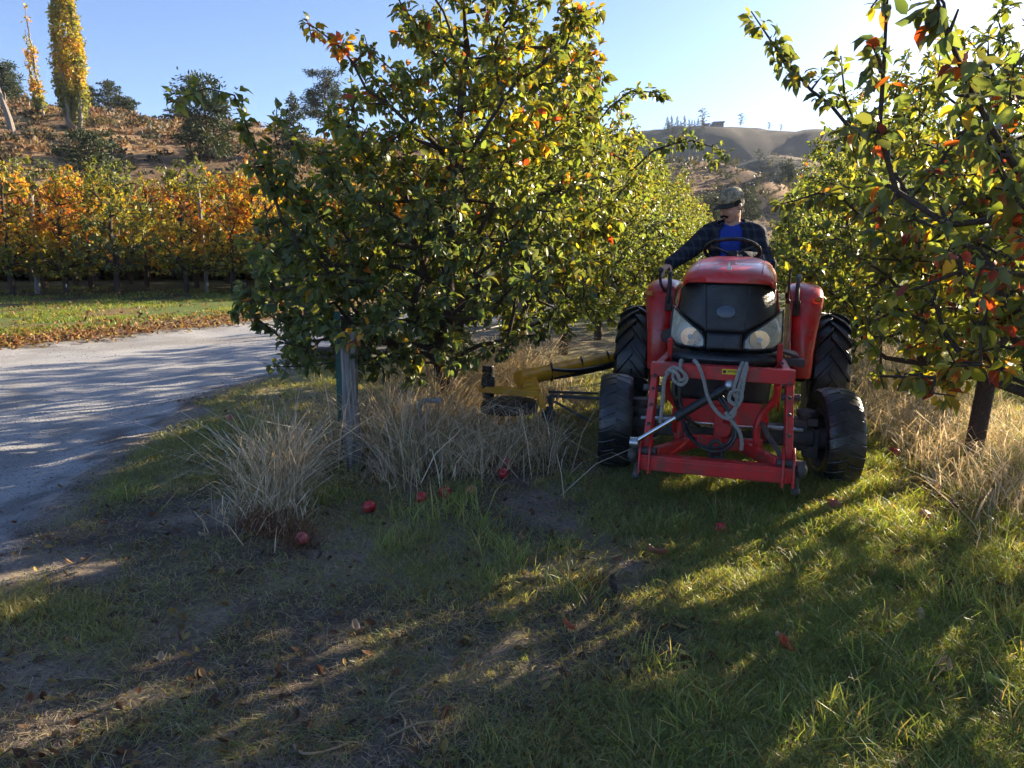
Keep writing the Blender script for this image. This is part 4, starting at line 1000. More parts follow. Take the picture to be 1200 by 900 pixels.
# raised ribs on the grille and the oval badge (a plain dark oval without lettering)
for s in (-1, 1):
    b = MB(); b.tube([nose(s*(.118+.022*t), 1.07+.29*t, .016) for t in (0, .25, .5, .75, 1)], .0045, 6); b.build('grille_rib', M_BLKM, grille)
b = MB(); cx, cz = nose(0, 1.19, .016)[1], 1.195
b.lathe([(.001, -.006), (.04, -.0055), (.058, -.003), (.062, .004)], axis='Y', k=36)
for v in b.bm.verts: v.co.z = v.co.z*.70+cz; v.co.y = v.co.y+cx+(v.co.z-cz)*.16
b.build('badge', M_BADGE, grille)
panel(lambda x: .955, lambda x: 1.058, -.108, .108, .018, 'lower_grille', M_MESH, tractor, nu=10, nv=5)
for s in (-1, 1):
    xi, xo = .122, .352
    def up(x): a = abs(x); return 1.052+.15*((a-xi)/(xo-xi))**1.15
    def dn(x): a = abs(x); return .960-.0*a+.012*((a-xi)/(xo-xi))
    def lens_pt(u, v, off):
        x = s*(xi+(xo-xi)*u); z0, z1 = dn(x), up(x)
        if u > .8: z0 += (u-.8)*.18
        if u < .12: z1 -= (.12-u)*.3; z0 += (.12-u)*.1
        return nose(x, z0*(1-v)+z1*v, off)
    hl = MB().grid(lambda u, v: lens_pt(u, v, -.035), 20, 12).build('headlight', M_LAMP, tractor, solid=.01, ang=60)
    rim = MB(); ring = [lens_pt(t, 0, .012) for t in np.linspace(0, 1, 14)]+[lens_pt(1, t, .012) for t in np.linspace(0, 1, 7)[1:]]+[lens_pt(t, 1, .012) for t in np.linspace(1, 0, 14)[1:]]+[lens_pt(0, t, .012) for t in np.linspace(1, 0, 6)[1:]]
    rim.tube(ring, .006, 6, smooth=False); rim.build('lamp_surround', M_BLK, hl)
    b = MB().lathe([(.060, -.012), (.058, -.004), (.046, .012), (.028, .026), (.010, .032), (.001, .033)], c=(s*.215, nose(s*.215, 1.025)[1]-.002, 1.025), axis='Y', k=32); b.build('reflector', M_CHROME, hl)
    b = MB().lathe([(.016, -.022), (.018, -.008), (.010, .0)], c=(s*.215, nose(s*.215, 1.025)[1]-.0, 1.025), axis='Y', k=20); b.build('bulb', M_SILV, hl)
    b = MB().grid(lambda u, v: lens_pt(u, v, .012), 20, 12).build('lens', M_GLASS, hl, ang=60)
# bumper under the lamps
b = MB(); b.grid(lambda u, v: nose(-.36+.72*u, .845+.10*v, .03-.03*(v-.35)**2*6), 30, 8); b.build('front_bumper', M_BLK, tractor, solid=.02, ang=50)
b = MB(); b.grid(lambda u, v: nose(-.30+.60*u, .60+.245*v, -.03-.02*(1-v)), 20, 6); b.build('lower_cover', M_BLKM, tractor, solid=.02, ang=50)

# bonnet: red top shell, lofted back to the dash
def hsec(y, w, zt, zs, r, k=9):
    """open profile from left lower edge over the top to the right"""
    pts_ = []
    for i in range(-k*2, k*2+1):
        t = i/(k*2); a = abs(t); x = math.copysign(w*min(1, (1-(1-a)**1.0)), t)
        # superellipse
        th = a*math.pi/2; x = math.copysign(w*(math.sin(th))**.62, t); z = zs+(zt-zs)*max(0, math.cos(th))**.55
        pts_.append((x, y, z))
    return pts_
H = [(-.40, .250, 1.368, 1.362), (-.435, .262, 1.378, 1.358), (-.437, .270, 1.410, 1.352), (-.405, .279, 1.442, 1.348), (-.33, .288, 1.468, 1.345), (-.2, .296, 1.488, 1.335), (0, .305, 1.505, 1.32), (.3, .315, 1.52, 1.31), (.6, .315, 1.53, 1.31), (.82, .31, 1.53, 1.30)]
b = MB(); secs = [hsec(*h, .05) for h in H]
R_ = [[b.bm.verts.new(Vector((p[0], p[1]+(.10*(abs(p[0])/.3)**3 if i < 5 else 0)*(1-i/5), p[2]))) for p in q] for i, q in enumerate(secs)]
for i in range(len(R_)-1):
    for j in range(len(R_[0])-1): b.bm.faces.new((R_[i][j], R_[i][j+1], R_[i+1][j+1], R_[i+1][j]))
bonnet = b.build('bonnet', M_RED, tractor, solid=.012, ang=50)
for s in (-1, 1):                                       # seams and side panels
    t = MB(); t.tube([(s*.20, -.40+.008, 1.405), (s*.205, -.36, 1.462), (s*.21, -.2, 1.494), (s*.215, .1, 1.520), (s*.22, .8, 1.54)], .0022, 5); t.build('seam', M_INK, bonnet)
    sp_ = MB(); sp_.grid(lambda u, v: (s*(.312+.03*math.sin(math.pi*min(1, v*1.1))+.0*u), -.17+.97*u, .88+.20*(u*.3)+(1.325-.88-.2*u*.3)*v), 12, 6)
    side = sp_.build('side_panel', M_RED, tractor, solid=.01, ang=50)
    v = MB()
    for i in range(5): v.bar((s*.347, .15+.1*i, 1.02), (s*.347, .20+.1*i, 1.16), .006, .03)
    v.build('vent', M_BLK, side)
b = MB(); b.prism([(-.016, 0), (.016, 0), (.010, .035), (0, .055), (-.010, .035)], .012, 'XZ', (0, -.40, 1.455)); b.build('emblem', M_STEEL, bonnet, bevel=.003)
# dash, wheel, column
b = MB(); b.loft([[(-.28, .80, .85), (.28, .80, .85), (.28, .80, 1.50), (-.28, .80, 1.50)], [(-.22, 1.02, .80), (.22, 1.02, .80), (.22, .98, 1.46), (-.22, .98, 1.46)]]); b.build('dashboard', M_BLKM, tractor, bevel=.02)
b = MB(); b.cyl((0, .96, 1.40), (0, 1.06, 1.56), .03); b.build('steering_column', M_BLK, tractor)
sw = MB(); cen_ = Vector((-.02, 1.07, 1.565)); tilt = Matrix.Rotation(math.radians(-27), 3, 'X')
ringp = [cen_+tilt @ Vector((.215*math.cos(a), .215*math.sin(a), 0)) for a in np.linspace(0, 2*math.pi, 41)]
sw.tube(ringp, .016, 10, smooth=False)
for a in (math.radians(90), math.radians(210), math.radians(-30)):
    sw.bar(cen_+tilt @ Vector((0, 0, -.03)), cen_+tilt @ Vector((.21*math.cos(a), .21*math.sin(a), 0)), .035, .012)
sw.cyl(cen_+tilt @ Vector((0, 0, -.05)), cen_+tilt @ Vector((0, 0, -.01)), .045, .038); sw.build('steering_wheel', M_BLK, tractor, bevel=.003)
# floor, seat
b = MB(); b.box((0, 1.15, .62), (.80, .55, .03)); b.box((-.44, 1.1, .50), (.10, .3, .02)); b.box((.44, 1.1, .50), (.10, .3, .02)); b.build('footplate', M_BLKM, tractor, bevel=.005)
b = MB(); b.box((0, 1.62, 1.14), (.46, .44, .10)); b.box((0, 1.60, .95), (.3, .3, .30)); b.box((0, 1.87, 1.36), (.44, .09, .42), Matrix.Rotation(-.12, 3, 'X')); b.build('seat', M_BLK, tractor, bevel=.03)
# fenders: tall rounded fronts before the rear tyres, running back over them
for s in (-1, 1):
    def fsec(cy, cz, wi, wo, n_out, depth=.07):
        return cy, cz
    path = [(1.02, .56), (1.00, .72), (1.02, .90), (1.05, 1.05), (1.11, 1.19), (1.22, 1.275), (1.40, 1.305), (1.65, 1.305), (1.90, 1.27), (2.08, 1.18)]
    xi_ = [.50, .49, .48, .47, .455, .45, .44, .44, .44, .46]; xo_ = [.66, .66, .67, .69, .71, .715, .72, .72, .72, .70]
    if s < 0: pass
    secs = []
    for i, (y, z) in enumerate(path):
        y0, z0 = path[max(0, i-1)]; y1, z1 = path[min(len(path)-1, i+1)]; ty, tz = y1-y0, z1-z0; l = math.hypot(ty, tz); ny, nz_ = -tz/l, ty/l
        # outward normal (to the front / up)
        a_, b_ = s*xi_[i], s*xo_[i]
        cr = .045
        q = []
        for t, d in ((0, -.09), (0, -.03), (.12, 0.0), (.5, .014), (.86, .0), (1.0, -.035), (1.0, -.09)):
            x = a_+(b_-a_)*t; q.append((x, y+ny*d, z+nz_*d))
        secs.append(q)
    f = MB(); RR = [[f.bm.verts.new(Vector(p)) for p in q] for q in secs]
    for i in range(len(RR)-1):
        for j in range(len(RR[0])-1): f.bm.faces.new((RR[i][j], RR[i][j+1], RR[i+1][j+1], RR[i+1][j]))
    fen = f.build('fender', M_RED, tractor, solid=.012, sub=2, ang=60)
    inn = MB(); inn.prism([(1.02, .60), (1.02, .90), (1.05, 1.05), (1.11, 1.17), (1.22, 1.25), (1.40, 1.28), (2.0, 1.22), (2.08, 1.10), (1.9, .75), (1.5, .66)], .012, 'YZ', (s*.47, 0, 0)); inn.build('fender_side', M_RED, fen)
    g = MB(); g.tube([(s*.50, 1.045, 1.10), (s*.50, 1.02, 1.20), (s*.50, 1.05, 1.285), (s*.51, 1.14, 1.345), (s*.52, 1.30, 1.375), (s*.52, 1.45, 1.35)], .018, 10); g.box((s*.50, 1.035, 1.13), (.055, .03, .12)); g.build('grab_handle', M_BLKM, fen, bevel=.004)
    w = MB(); w.box((s*.665, 1.085, 1.20), (.06, .03, .04)); w.build('indicator', M_AMBER, fen, bevel=.008)
# small lamp / mirror and wiring left of the nose, exhaust on the right
b = MB(); b.cyl((-.40, .12, .96), (-.40, .18, .96), .055, .05); b.tube([(-.40, .16, .95), (-.37, .2, .85), (-.30, .2, .80)], .012); b.build('work_lamp', M_BLKM, tractor, bevel=.006)
b = MB(); b.tube([(-.29, -.05, .98), (-.35, -.1, .9), (-.37, -.2, .82), (-.33, -.35, .80), (-.30, -.5, .86)], .014); b.tube([(-.28, .0, .9), (-.36, -.1, .84), (-.39, -.3, .84), (-.30, -.46, .84)], .010)
b.tube([(.33, .05, .92), (.40, -.1, .86), (.40, -.25, .84), (.36, -.4, .88)], .011); b.build('side_hose', M_BLK, tractor)
b = MB(); b.box((.40, -.02, .91), (.15, .22, .018), Matrix.Rotation(.25, 3, 'Y')); b.box((.43, -.15, .86), (.16, .08, .05)); b.build('side_bracket', M_GREYM, tractor, bevel=.004)
b = MB(); b.cyl((.42, .75, 1.2), (.42, .75, 1.44), .009, k=8); b.ball((.42, .75, 1.20), .02, 10); b.build('lever', M_BLKM, tractor)

# red front lift frame
fr = MB()
TB, LB = .835, .265
fr.box((0, -.62, TB), (.86, .09, .085))
for s in (-1, 1):
    fr.bar((s*.40, -.615, TB-.04), (s*.425, -.72, LB+.02), .045, .055)
    fr.bar((s*.385, -.58, TB), (s*.355, -.10, TB+.02), .05, .07)
    fr.bar((s*.345, -.30, .80), (s*.345, -.34, 1.0), .035, .03)
    fr.prism([(-.16, .84), (.16, .84), (.10, .60), (-.02, .52)], .014, 'YZ', (s*.37, -.12, 0))
frame = fr.build('lift_frame', M_RED2, tractor, bevel=.006)
b = MB(); b.box((0, -.75, LB), (.90, .09, .095)); b.box((0, -.795, LB-.01), (.86, .012, .075))
for s in (-1, 1):
    b.prism([(-.83, .20), (-.66, .20), (-.62, .36), (-.70, .42), (-.80, .36)], .016, 'YZ', (s*.455, 0, 0)); b.prism([(-.83, .20), (-.66, .20), (-.62, .36), (-.70, .42), (-.80, .36)], .016, 'YZ', (s*.395, 0, 0))
b.build('lower_bar', M_RED2, frame, bevel=.006)
for s in (-1, 1):
    b = MB(); b.bar((s*.37, -.72, .31), (s*.15, -.40, .33), .05, .075); b.bar((s*.29, -.25, .36), (s*.29, -.38, .52), .03, .06)
    b.build('brace', M_RED2, frame, bevel=.004)
    b = MB(); b.tube([(s*.34, -.50, .76), (s*.335, -.46, .66), (s*.27, -.42, .56), (s*.24, -.42, .46), (s*.245, -.42, .32)], .026, 6)
    b.build('lift_arm', M_RED2, frame, bevel=.004)
b = MB(); b.box((0, -.40, .54), (.52, .02, .15)); b.build('cross_plate', M_RED2, frame, bevel=.004)
b = MB(); b.box((0, -.40, .335), (.56, .035, .085)); b.build('cross_plate', M_RED2, frame, bevel=.004)
b = MB(); b.box((-.0, -.44, .47), (.055, .06, .24)); b.cyl((.03, -.48, .44), (.03, -.42, .44), .05); b.build('centre_post', M_RED2, frame, bevel=.005)
for s in (-1, 1):
    b = MB(); b.cyl((s*.36, -.62, .71), (s*.47, -.62, .71), .022); b.build('pin', M_GREYM, frame, bevel=.003); b = MB(); b.cyl((s*.36, -.75, .33), (s*.52, -.75, .33), .026); b.ball((s*.50, -.76, .30), (.035, .05, .05), 12); b.cyl((s*.475, -.755, .18), (s*.475, -.755, .30), .014); b.ball((s*.475, -.755, .17), .03, 10)
    b.build('pin', M_GREYM, frame, bevel=.003)
    for z in (.80, .72, .62, .50):
        b = MB(); b.cyl((s*(.40+.02*(.8-z)*3), -.66-.2*(.8-z), z), (s*(.40+.02*(.8-z)*3), -.69-.2*(.8-z), z), .011, k=6)
        b.build('bolt', M_GREYM, frame, bevel=.003)
b = MB(); b.box((.055, -.6665, TB+.015), (.10, .003, .032)); st = b.build('warning_sticker', M_STICK, frame)
b = MB(); b.cyl((.02, -.6682, TB+.015), (.02, -.6695, TB+.015), .010, k=16)
for k in range(6): b.box((.042+.009*k, -.6688, TB+.017+.003*(k % 2)), (.005, .0012, .010))
b.build('sticker_print', M_INK, st)
# hydraulic top link lying across
A_, B_ = Vector((-.48, -.80, .40)), Vector((.05, -.66, .76)); dv = (B_-A_).normalized()
cylo = MB(); cylo.cyl(A_+dv*.30, B_-dv*.02, .027); cylo.cyl(A_+dv*.28, A_+dv*.34, .032); cylo.cyl(B_-dv*.10, B_-dv*.04, .033); cy = cylo.build('hydraulic_cylinder', M_BLK, tractor, bevel=.003)
b = MB(); b.cyl(A_, A_+dv*.30, .0145); b.build('piston_rod', M_CHROME, cy)
b = MB(); b.cyl(A_-Vector((.02, .0, .0))-dv*.02, A_-dv*.02+Vector((.03, 0, 0)), .035); b.build('link_end', M_STEEL, cy); b = MB(); b.ball(B_+dv*.01, .04, 12); b.build('link_end', M_STEEL, cy); b = MB(); b.cyl(A_-dv*.02+Vector((0, -.03, 0)), A_-dv*.02+Vector((0, .05, 0)), .018); b.build('link_pin', M_STEEL, cy, bevel=.003)
b = MB()
b.tube([(-.02, -.66, .70), (.06, -.68, .60), (.10, -.70, .50), (.07, -.70, .41), (-.02, -.70, .375), (-.12, -.68, .39), (-.20, -.62, .46), (-.24, -.5, .60), (-.27, -.42, .72)], .010)
b.tube([(.0, -.66, .72), (.09, -.70, .57), (.11, -.72, .46), (.05, -.72, .37), (-.06, -.70, .36), (-.16, -.62, .42), (-.24, -.48, .52)], .009)
b.tube([(-.29, -.56, .80), (-.28, -.58, .66), (-.24, -.56, .56), (-.18, -.5, .50)], .012); b.tube([(-.25, -.56, .78), (-.25, -.58, .62), (-.20, -.56, .52), (-.12, -.5, .46)], .010)
b.build('hydraulic_hose', M_BLK, tractor)
b = MB(); b.box((0, -.62, .29), (.05, .10, .06)); b.cyl((-.01, -.70, .30), (.17, -.72, .285), .022); b.cyl((.15, -.72, .287), (.19, -.725, .283), .03); b.tube([(-.03, -.68, .28), (-.04, -.70, .38), (0, -.70, .42), (.04, -.70, .38), (.03, -.68, .28)], .012)
b.build('hook_coupling', M_BLKM, tractor, bevel=.004)
b = MB(); b.tube([(.27, -.45, .50), (.30, -.5, .44), (.36, -.6, .38), (.39, -.68, .33)], .016); b.build('lower_arm', M_GREYM, tractor)

# rope: its own thing, tied over the top bar
rope = MB()
def tw(pts_): rope.tube(pts_, .0115, 8)
def on(px_, z, y): return (px_, y, z)
tw([(-.24, -.60, .885), (-.245, -.66, .90), (-.25, -.685, .85), (-.30, -.69, .84), (-.335, -.69, .78), (-.34, -.685, .68), (-.345, -.68, .58), (-.35, -.68, .50)])
tw([(-.33, -.69, .82), (-.29, -.70, .86), (-.24, -.71, .85), (-.20, -.71, .80), (-.23, -.72, .76), (-.28, -.71, .79), (-.27, -.70, .85), (-.22, -.70, .83), (-.21, -.72, .77)])
tw([(-.31, -.70, .84), (-.26, -.725, .83), (-.24, -.73, .79), (-.21, -.72, .80)])
tw([(-.17, -.60, .885), (-.16, -.66, .905), (-.13, -.69, .87), (-.10, -.70, .80), (-.07, -.71, .70), (-.02, -.72, .62), (.04, -.73, .575), (.09, -.73, .59), (.10, -.72, .66), (.11, -.71, .76), (.13, -.69, .86), (.145, -.66, .905), (.13, -.60, .89)])
tw([(.13, -.60, .89), (.12, -.66, .905), (.10, -.70, .84), (.08, -.72, .74), (.11, -.72, .70), (.13, -.71, .74), (.14, -.70, .83), (.15, -.67, .895)])
tw([(.07, -.73, .60), (.10, -.73, .64), (.13, -.73, .70), (.12, -.73, .75), (.07, -.74, .74), (.06, -.74, .69), (.10, -.74, .66)])
tw([(.04, -.72, .61), (.09, -.73, .55), (.13, -.73, .50), (.15, -.72, .43), (.15, -.71, .38)])
ro = rope.build('rope', M_ROPE); ro.matrix_world = TM
tag(ro, 'grey rope knotted and looped over the top red bar in front of the tractor', 'rope')
# ------------------------------------------------------------------ the offset mower held out on the left of the tractor
def PT(px, py, Y): return Vector(P(px, py, Y))
mo_o = P(640, 455, 6.9); mz = gz(mo_o[0], mo_o[1])
mower = empty('offset_mower', (mo_o[0], mo_o[1], mz), 0, label='yellow and black under tree mower on a long arm reaching left of the tractor', cat='mower')
off = Vector((mo_o[0], mo_o[1], mz))
def q(px, py, Y): return PT(px, py, Y)-off
b = MB(); a1, a2 = q(607, 444, 6.55), q(735, 417, 7.45); d = (a2-a1)
b.cyl(a1, a1+d*.97, .070, k=24); b.build('boom', M_YEL, mower, bevel=.012)
b = MB(); b.tube([a1+d*.28+Vector((0, -.07, .03)), a1+d*.5+Vector((0, -.09, -.02)), a1+d*.8+Vector((0, -.09, -.03)), a2+Vector((.03, -.08, .03)), a2+Vector((.14, .0, .15)), a2+Vector((.25, .2, .2))], .018); b.tube([a1+d*.3+Vector((0, -.05, -.05)), a1+d*.6+Vector((0, -.07, -.06)), a2+Vector((.0, -.08, -.04)), a2+Vector((.2, .1, .1))], .018)
for t in (.28, .55, .8): b.tube([a1+d*t+Vector((0, .077*math.cos(a), .077*math.sin(a))) for a in np.linspace(0, 6.28, 13)], .012, 6)
b.build('boom_hose', M_BLK, mower)
b = MB(); p0, p1 = q(562, 455, 6.45), q(632, 461, 6.35); b.bar(p0, p1, .09, .055); b.bar(p1+Vector((-.05, 0, .02)), a1+Vector((.1, .08, 0)), .12, .05); b.box((a1+p1)/2, (.10, .12, .07)); b.bar(p1, p1+Vector((.03, -.12, -.12)), .05, .03)
b.build('mower_bracket', M_YEL, mower, bevel=.008)
b = MB(); mc = (p0+p1)/2+Vector((0, .05, -.13)); b.lathe([(.02, .06), (.16, .05), (.23, .03), (.25, -.02), (.24, -.05), (.2, -.055)], c=mc, axis='Z', k=36); b.build('mower_head', M_BLKM, mower)
b = MB(); b.cyl(mc+Vector((-.18, 0, .06)), mc+Vector((-.18, 0, .34)), .05); b.box(mc+Vector((-.18, 0, .20)), (.11, .11, .10)); b.build('hydraulic_motor', M_BLK, mower, bevel=.006)
b = MB(); pw = p1+Vector((.08, .0, -.02)); b.cyl(pw+Vector((0, -.05, -.16)), pw+Vector((0, .05, -.16)), .06); b.tube([pw+Vector((.0, 0, .0)), pw+Vector((.02, 0, -.10)), pw+Vector((0, -.02, -.18))], .02)
b.bar(pw, q(705, 467, 6.3), .03, .025); b.bar(pw+Vector((0, .02, .03)), q(700, 461, 6.5), .02, .02); b.bar(pw+Vector((.05, 0, -.05)), pw+Vector((.35, -.1, -.20)), .02, .02)
b.build('linkage_rod', M_GREYM, mower, bevel=.003)

# ------------------------------------------------------------------ the driver
def remesh(name, prims, voxel, m, parent, smooth=6, cut=None, thick=0.):
    """prims: ('c', a, b, ra, rb) tapered capsules and ('e', c, (rx, ry, rz), rotation) ellipsoids -> one continuous mesh"""
    bm = bmesh.new()
    for p_ in prims:
        if p_[0] == 'c':
            a, b_, ra, rb = Vector(p_[1]), Vector(p_[2]), p_[3], p_[4]; d = b_-a; qn = d.to_track_quat('Z', 'Y').to_matrix().to_4x4()
            bmesh.ops.create_cone(bm, cap_ends=True, segments=20, radius1=ra, radius2=rb, depth=d.length, matrix=Matrix.Translation((a+b_)/2) @ qn)
            for c, r in ((a, ra), (b_, rb)): bmesh.ops.create_icosphere(bm, subdivisions=2, radius=r*1.01, matrix=Matrix.Translation(c))
        else:
            R = p_[3] if len(p_) > 3 else Matrix.Identity(3)
            bmesh.ops.create_icosphere(bm, subdivisions=3, radius=1, matrix=Matrix.Translation(Vector(p_[1])) @ R.to_4x4() @ Matrix.Diagonal((*p_[2], 1)))
    me = bpy.data.meshes.new(name); bm.to_mesh(me); bm.free(); o = link(name, me)
    r = o.modifiers.new('r', 'REMESH'); r.mode = 'VOXEL'; r.voxel_size = voxel; r.use_smooth_shade = True
    s = o.modifiers.new('s', 'SMOOTH'); s.iterations = smooth; s.factor = .5
    dg = bpy.context.evaluated_depsgraph_get(); me2 = bpy.data.meshes.new_from_object(o.evaluated_get(dg)); me2.name = name
    bpy.data.objects.remove(o); me2.materials.clear(); me2.materials.append(m)
    if cut:
        bm = bmesh.new(); bm.from_mesh(me2); kill = [v for v in bm.verts if cut(v.co)]; bmesh.ops.delete(bm, geom=kill, context='VERTS'); bm.to_mesh(me2); bm.free()
    for p_ in me2.polygons: p_.use_smooth = True
    o = link(name, me2, parent)
    if thick: t = o.modifiers.new('t', 'SOLIDIFY'); t.thickness = thick; t.offset = 1
    return o
M_SKIN = mat('skin', (.62, .35, .25), rough=.5, var=.12, scale=14, bump=.1)
M_HAIR = mat('black_hair', (.012, .010, .009), rough=.6, var=.4, scale=80, bump=.8, bscale=200)
M_BLUE = mat('blue_shirt', (.016, .050, .36), rough=.85, var=.3, scale=12, bump=1.0, bscale=9)
M_DENIM = mat('dark_trousers', (.03, .035, .055), rough=.85, var=.25, scale=20, bump=.3)
M_EYE = mat('eye', (.02, .015, .012), rough=.2, var=.1); M_LIP = mat('lips', (.26, .10, .08), rough=.5, var=.1)
def plaid():
    m, n, b = principled('plaid_jacket_cloth'); L = n.links.new; tc = N(n, 'ShaderNodeTexCoord'); sx = N(n, 'ShaderNodeSeparateXYZ'); L(tc.outputs['Object'], sx.inputs[0])
    def band(o, per, lo):
        a = N(n, 'ShaderNodeMath', operation='MULTIPLY'); a.inputs[1].default_value = 1/per; L(o, a.inputs[0])
        f = N(n, 'ShaderNodeMath', operation='PINGPONG'); f.inputs[1].default_value = .5; L(a.outputs[0], f.inputs[0])
        r = N(n, 'ShaderNodeMapRange'); L(f.outputs[0], r.inputs[0]); r.inputs[1].default_value = lo; r.inputs[2].default_value = lo+.06; return r.outputs[0]
    d = N(n, 'ShaderNodeMath', operation='ADD'); L(sx.outputs[0], d.inputs[0]); L(sx.outputs[1], d.inputs[1])
    h = band(sx.outputs[2], .085, .34); v = band(d.outputs[0], .085, .34); h2 = band(sx.outputs[2], .085, .46)
    s = N(n, 'ShaderNodeMath', operation='ADD'); L(h, s.inputs[0]); L(v, s.inputs[1]); s2 = N(n, 'ShaderNodeMath', operation='MULTIPLY_ADD'); L(s.outputs[0], s2.inputs[0]); s2.inputs[1].default_value = .5; 
    h3 = N(n, 'ShaderNodeMath', operation='MULTIPLY'); L(h2, h3.inputs[0]); h3.inputs[1].default_value = -.3; L(h3.outputs[0], s2.inputs[2])
    c = N(n, 'ShaderNodeMix', data_type='RGBA'); L(s2.outputs[0], c.inputs[0]); c.inputs[6].default_value = (.018, .022, .036, 1); c.inputs[7].default_value = (.060, .068, .085, 1)
    L(c.outputs[2], b.inputs['Base Color']); b.inputs['Roughness'].default_value = .9; b.inputs['Specular IOR Level'].default_value = .2
    nz = N(n, 'ShaderNodeTexNoise'); nz.inputs['Scale'].default_value = 14; L(tc.outputs['Object'], nz.inputs['Vector']); bp = N(n, 'ShaderNodeBump'); bp.inputs['Strength'].default_value = .8; bp.inputs['Distance'].default_value = .03; L(nz.outputs[0], bp.inputs['Height']); L(bp.outputs[0], b.inputs['Normal'])
    return m
M_PLAID = plaid()
def camo():
    m, n, b = principled('camouflage_cloth'); L = n.links.new; tc = N(n, 'ShaderNodeTexCoord'); nz = N(n, 'ShaderNodeTexNoise'); nz.inputs['Scale'].default_value = 26; nz.inputs['Detail'].default_value = 1.5; L(tc.outputs['Object'], nz.inputs['Vector'])
    r = N(n, 'ShaderNodeValToRGB'); r.color_ramp.interpolation = 'CONSTANT'; L(nz.outputs[0], r.inputs[0]); e = r.color_ramp.elements
    e[0].color = (.19, .16, .10, 1); e[0].position = 0; e[1].position = .44; e[1].color = (.40, .33, .22, 1); x = e.new(.54); x.color = (.26, .23, .14, 1); x = e.new(.62); x.color = (.48, .41, .29, 1)
    L(r.outputs[0], b.inputs['Base Color']); b.inputs['Roughness'].default_value = .85; return m
M_CAMO = camo()
person = empty('person', (0, 0, 0), 0, label='driver in camouflage cap, dark plaid jacket and blue shirt looking down from the tractor', cat='person')
person.matrix_world = TM @ Matrix.Translation((-.03, 1.60, 1.20))       # origin on the seat
# local: x right in the picture, y backwards (towards the backrest), z up from the seat
def V3(*a): return Vector(a)
pel = V3(0, 0, .10); wst = V3(-.01, -.01, .28); chs = V3(-.01, -.05, .46); nek = V3(-.015, -.075, .60)
shL, shR = V3(-.195, -.05, .520), V3(.185, -.04, .520)         # as seen in the picture: left, right
elL, wrL = V3(-.37, -.20, .345), V3(-.50, -.40, .245)         # arm stretched to the left, hand on the lever
elR, wrR = V3(.27, -.13, .28), V3(.08, -.42, .315)          # hand resting at the wheel
hc = V3(-.03, -.12, .745)
Rh = Matrix.Rotation(math.radians(-42), 3, 'Z') @ Matrix.Rotation(math.radians(23), 3, 'X')   # turned to the left of the picture and bowed
HS = 1.1
def hd(x, y, z): return hc+Rh @ Vector((x*HS, y*HS, z*HS))      # head frame: -y is the face
kL, kR = V3(-.22, -.44, .06), V3(.20, -.44, .06); aL, aR = V3(-.24, -.52, -.36), V3(.22, -.52, -.36)
def hand(wr, d, palm_n, curl, side):
    """palm, four unequal curled fingers and a thumb leaving the side of the palm"""
    d = Vector(d).normalized(); nrm = Vector(palm_n); nrm = (nrm-d*nrm.dot(d)).normalized(); s = d.cross(nrm)*side; out = []
    k = wr+d*.085
    out.append(('e', wr+d*.05, (.040, .048, .016), Matrix((s, d, nrm)).transposed()))
    for i, (o, L) in enumerate(((.030, .068), (.011, .077), (-.009, .072), (-.028, .056))):
        p0 = wr+d*.07+s*o*.9; p1 = p0+d*.022; a = curl*.6
        d1 = (d*math.cos(a)+nrm*math.sin(a)); p2 = p1+d1*L*.5; d2 = (d*math.cos(a*2)+nrm*math.sin(a*2)); p3 = p2+d2*L*.32; d3 = d*math.cos(a*2.8)+nrm*math.sin(a*2.8); p4 = p3+d3*L*.24
        out += [('c', p0, p1, .0095, .0093), ('c', p1, p2, .0093, .0085), ('c', p2, p3, .0085, .0078), ('c', p3, p4, .0078, .0068)]
    t0 = wr+d*.028+s*.026; t1 = t0+(s*.8+d*.6+nrm*.3).normalized()*.036; t2 = t1+(s*.25+d*.8+nrm*.6).normalized()*.03
    out += [('c', t0, t1, .012, .0105), ('c', t1, t2, .0105, .0085)]
    return out
prims = [('e', pel, (.17, .13, .13)), ('e', wst, (.155, .115, .16)), ('e', chs, (.175, .12, .17)), ('c', shL*.8+chs*.2, shR*.8+chs*.2, .07, .07),
         ('c', nek-V3(0, 0, .03), hd(0, .015, -.06), .062, .056),
         ('c', shL, elL, .052, .043), ('c', elL, wrL, .041, .029), ('c', shR, elR, .052, .043), ('c', elR, wrR, .041, .029),
         ('c', pel+V3(-.09, -.02, -.03), kL, .085, .058), ('c', kL, aL, .052, .036), ('c', pel+V3(.09, -.02, -.03), kR, .085, .058), ('c', kR, aR, .052, .036),
         ('c', aL+V3(0, .03, -.03), aL+V3(-.01, -.15, -.045), .038, .032), ('c', aR+V3(0, .03, -.03), aR+V3(.01, -.15, -.045), .038, .032),
         # head: skull, face, jaw, nose, brow, ears, cheeks
         ('e', hd(0, .015, .035), (0.0847, 0.1056, 0.1045), Rh), ('e', hd(0, -.02, -.03), (0.0726, 0.0858, 0.0935), Rh), ('e', hd(0, -.045, -.085), (0.0462, 0.0462, 0.0352), Rh),
         ('c', hd(0, -.092, .012), hd(0, -.118, -.022), .010, .016), ('e', hd(0, -.085, .030), (0.0550, 0.0220, 0.0132), Rh),
         ('e', hd(-.035, -.07, -.03), (0.0286, 0.0264, 0.0242), Rh), ('e', hd(.035, -.07, -.03), (0.0286, 0.0264, 0.0242), Rh), ('e', hd(0, -.092, -.062), (0.0286, 0.0176, 0.0154), Rh),
         ('e', hd(-.076, .012, -.008), (0.0110, 0.0220, 0.0341), Rh), ('e', hd(.076, .012, -.008), (0.0110, 0.0220, 0.0341), Rh)]
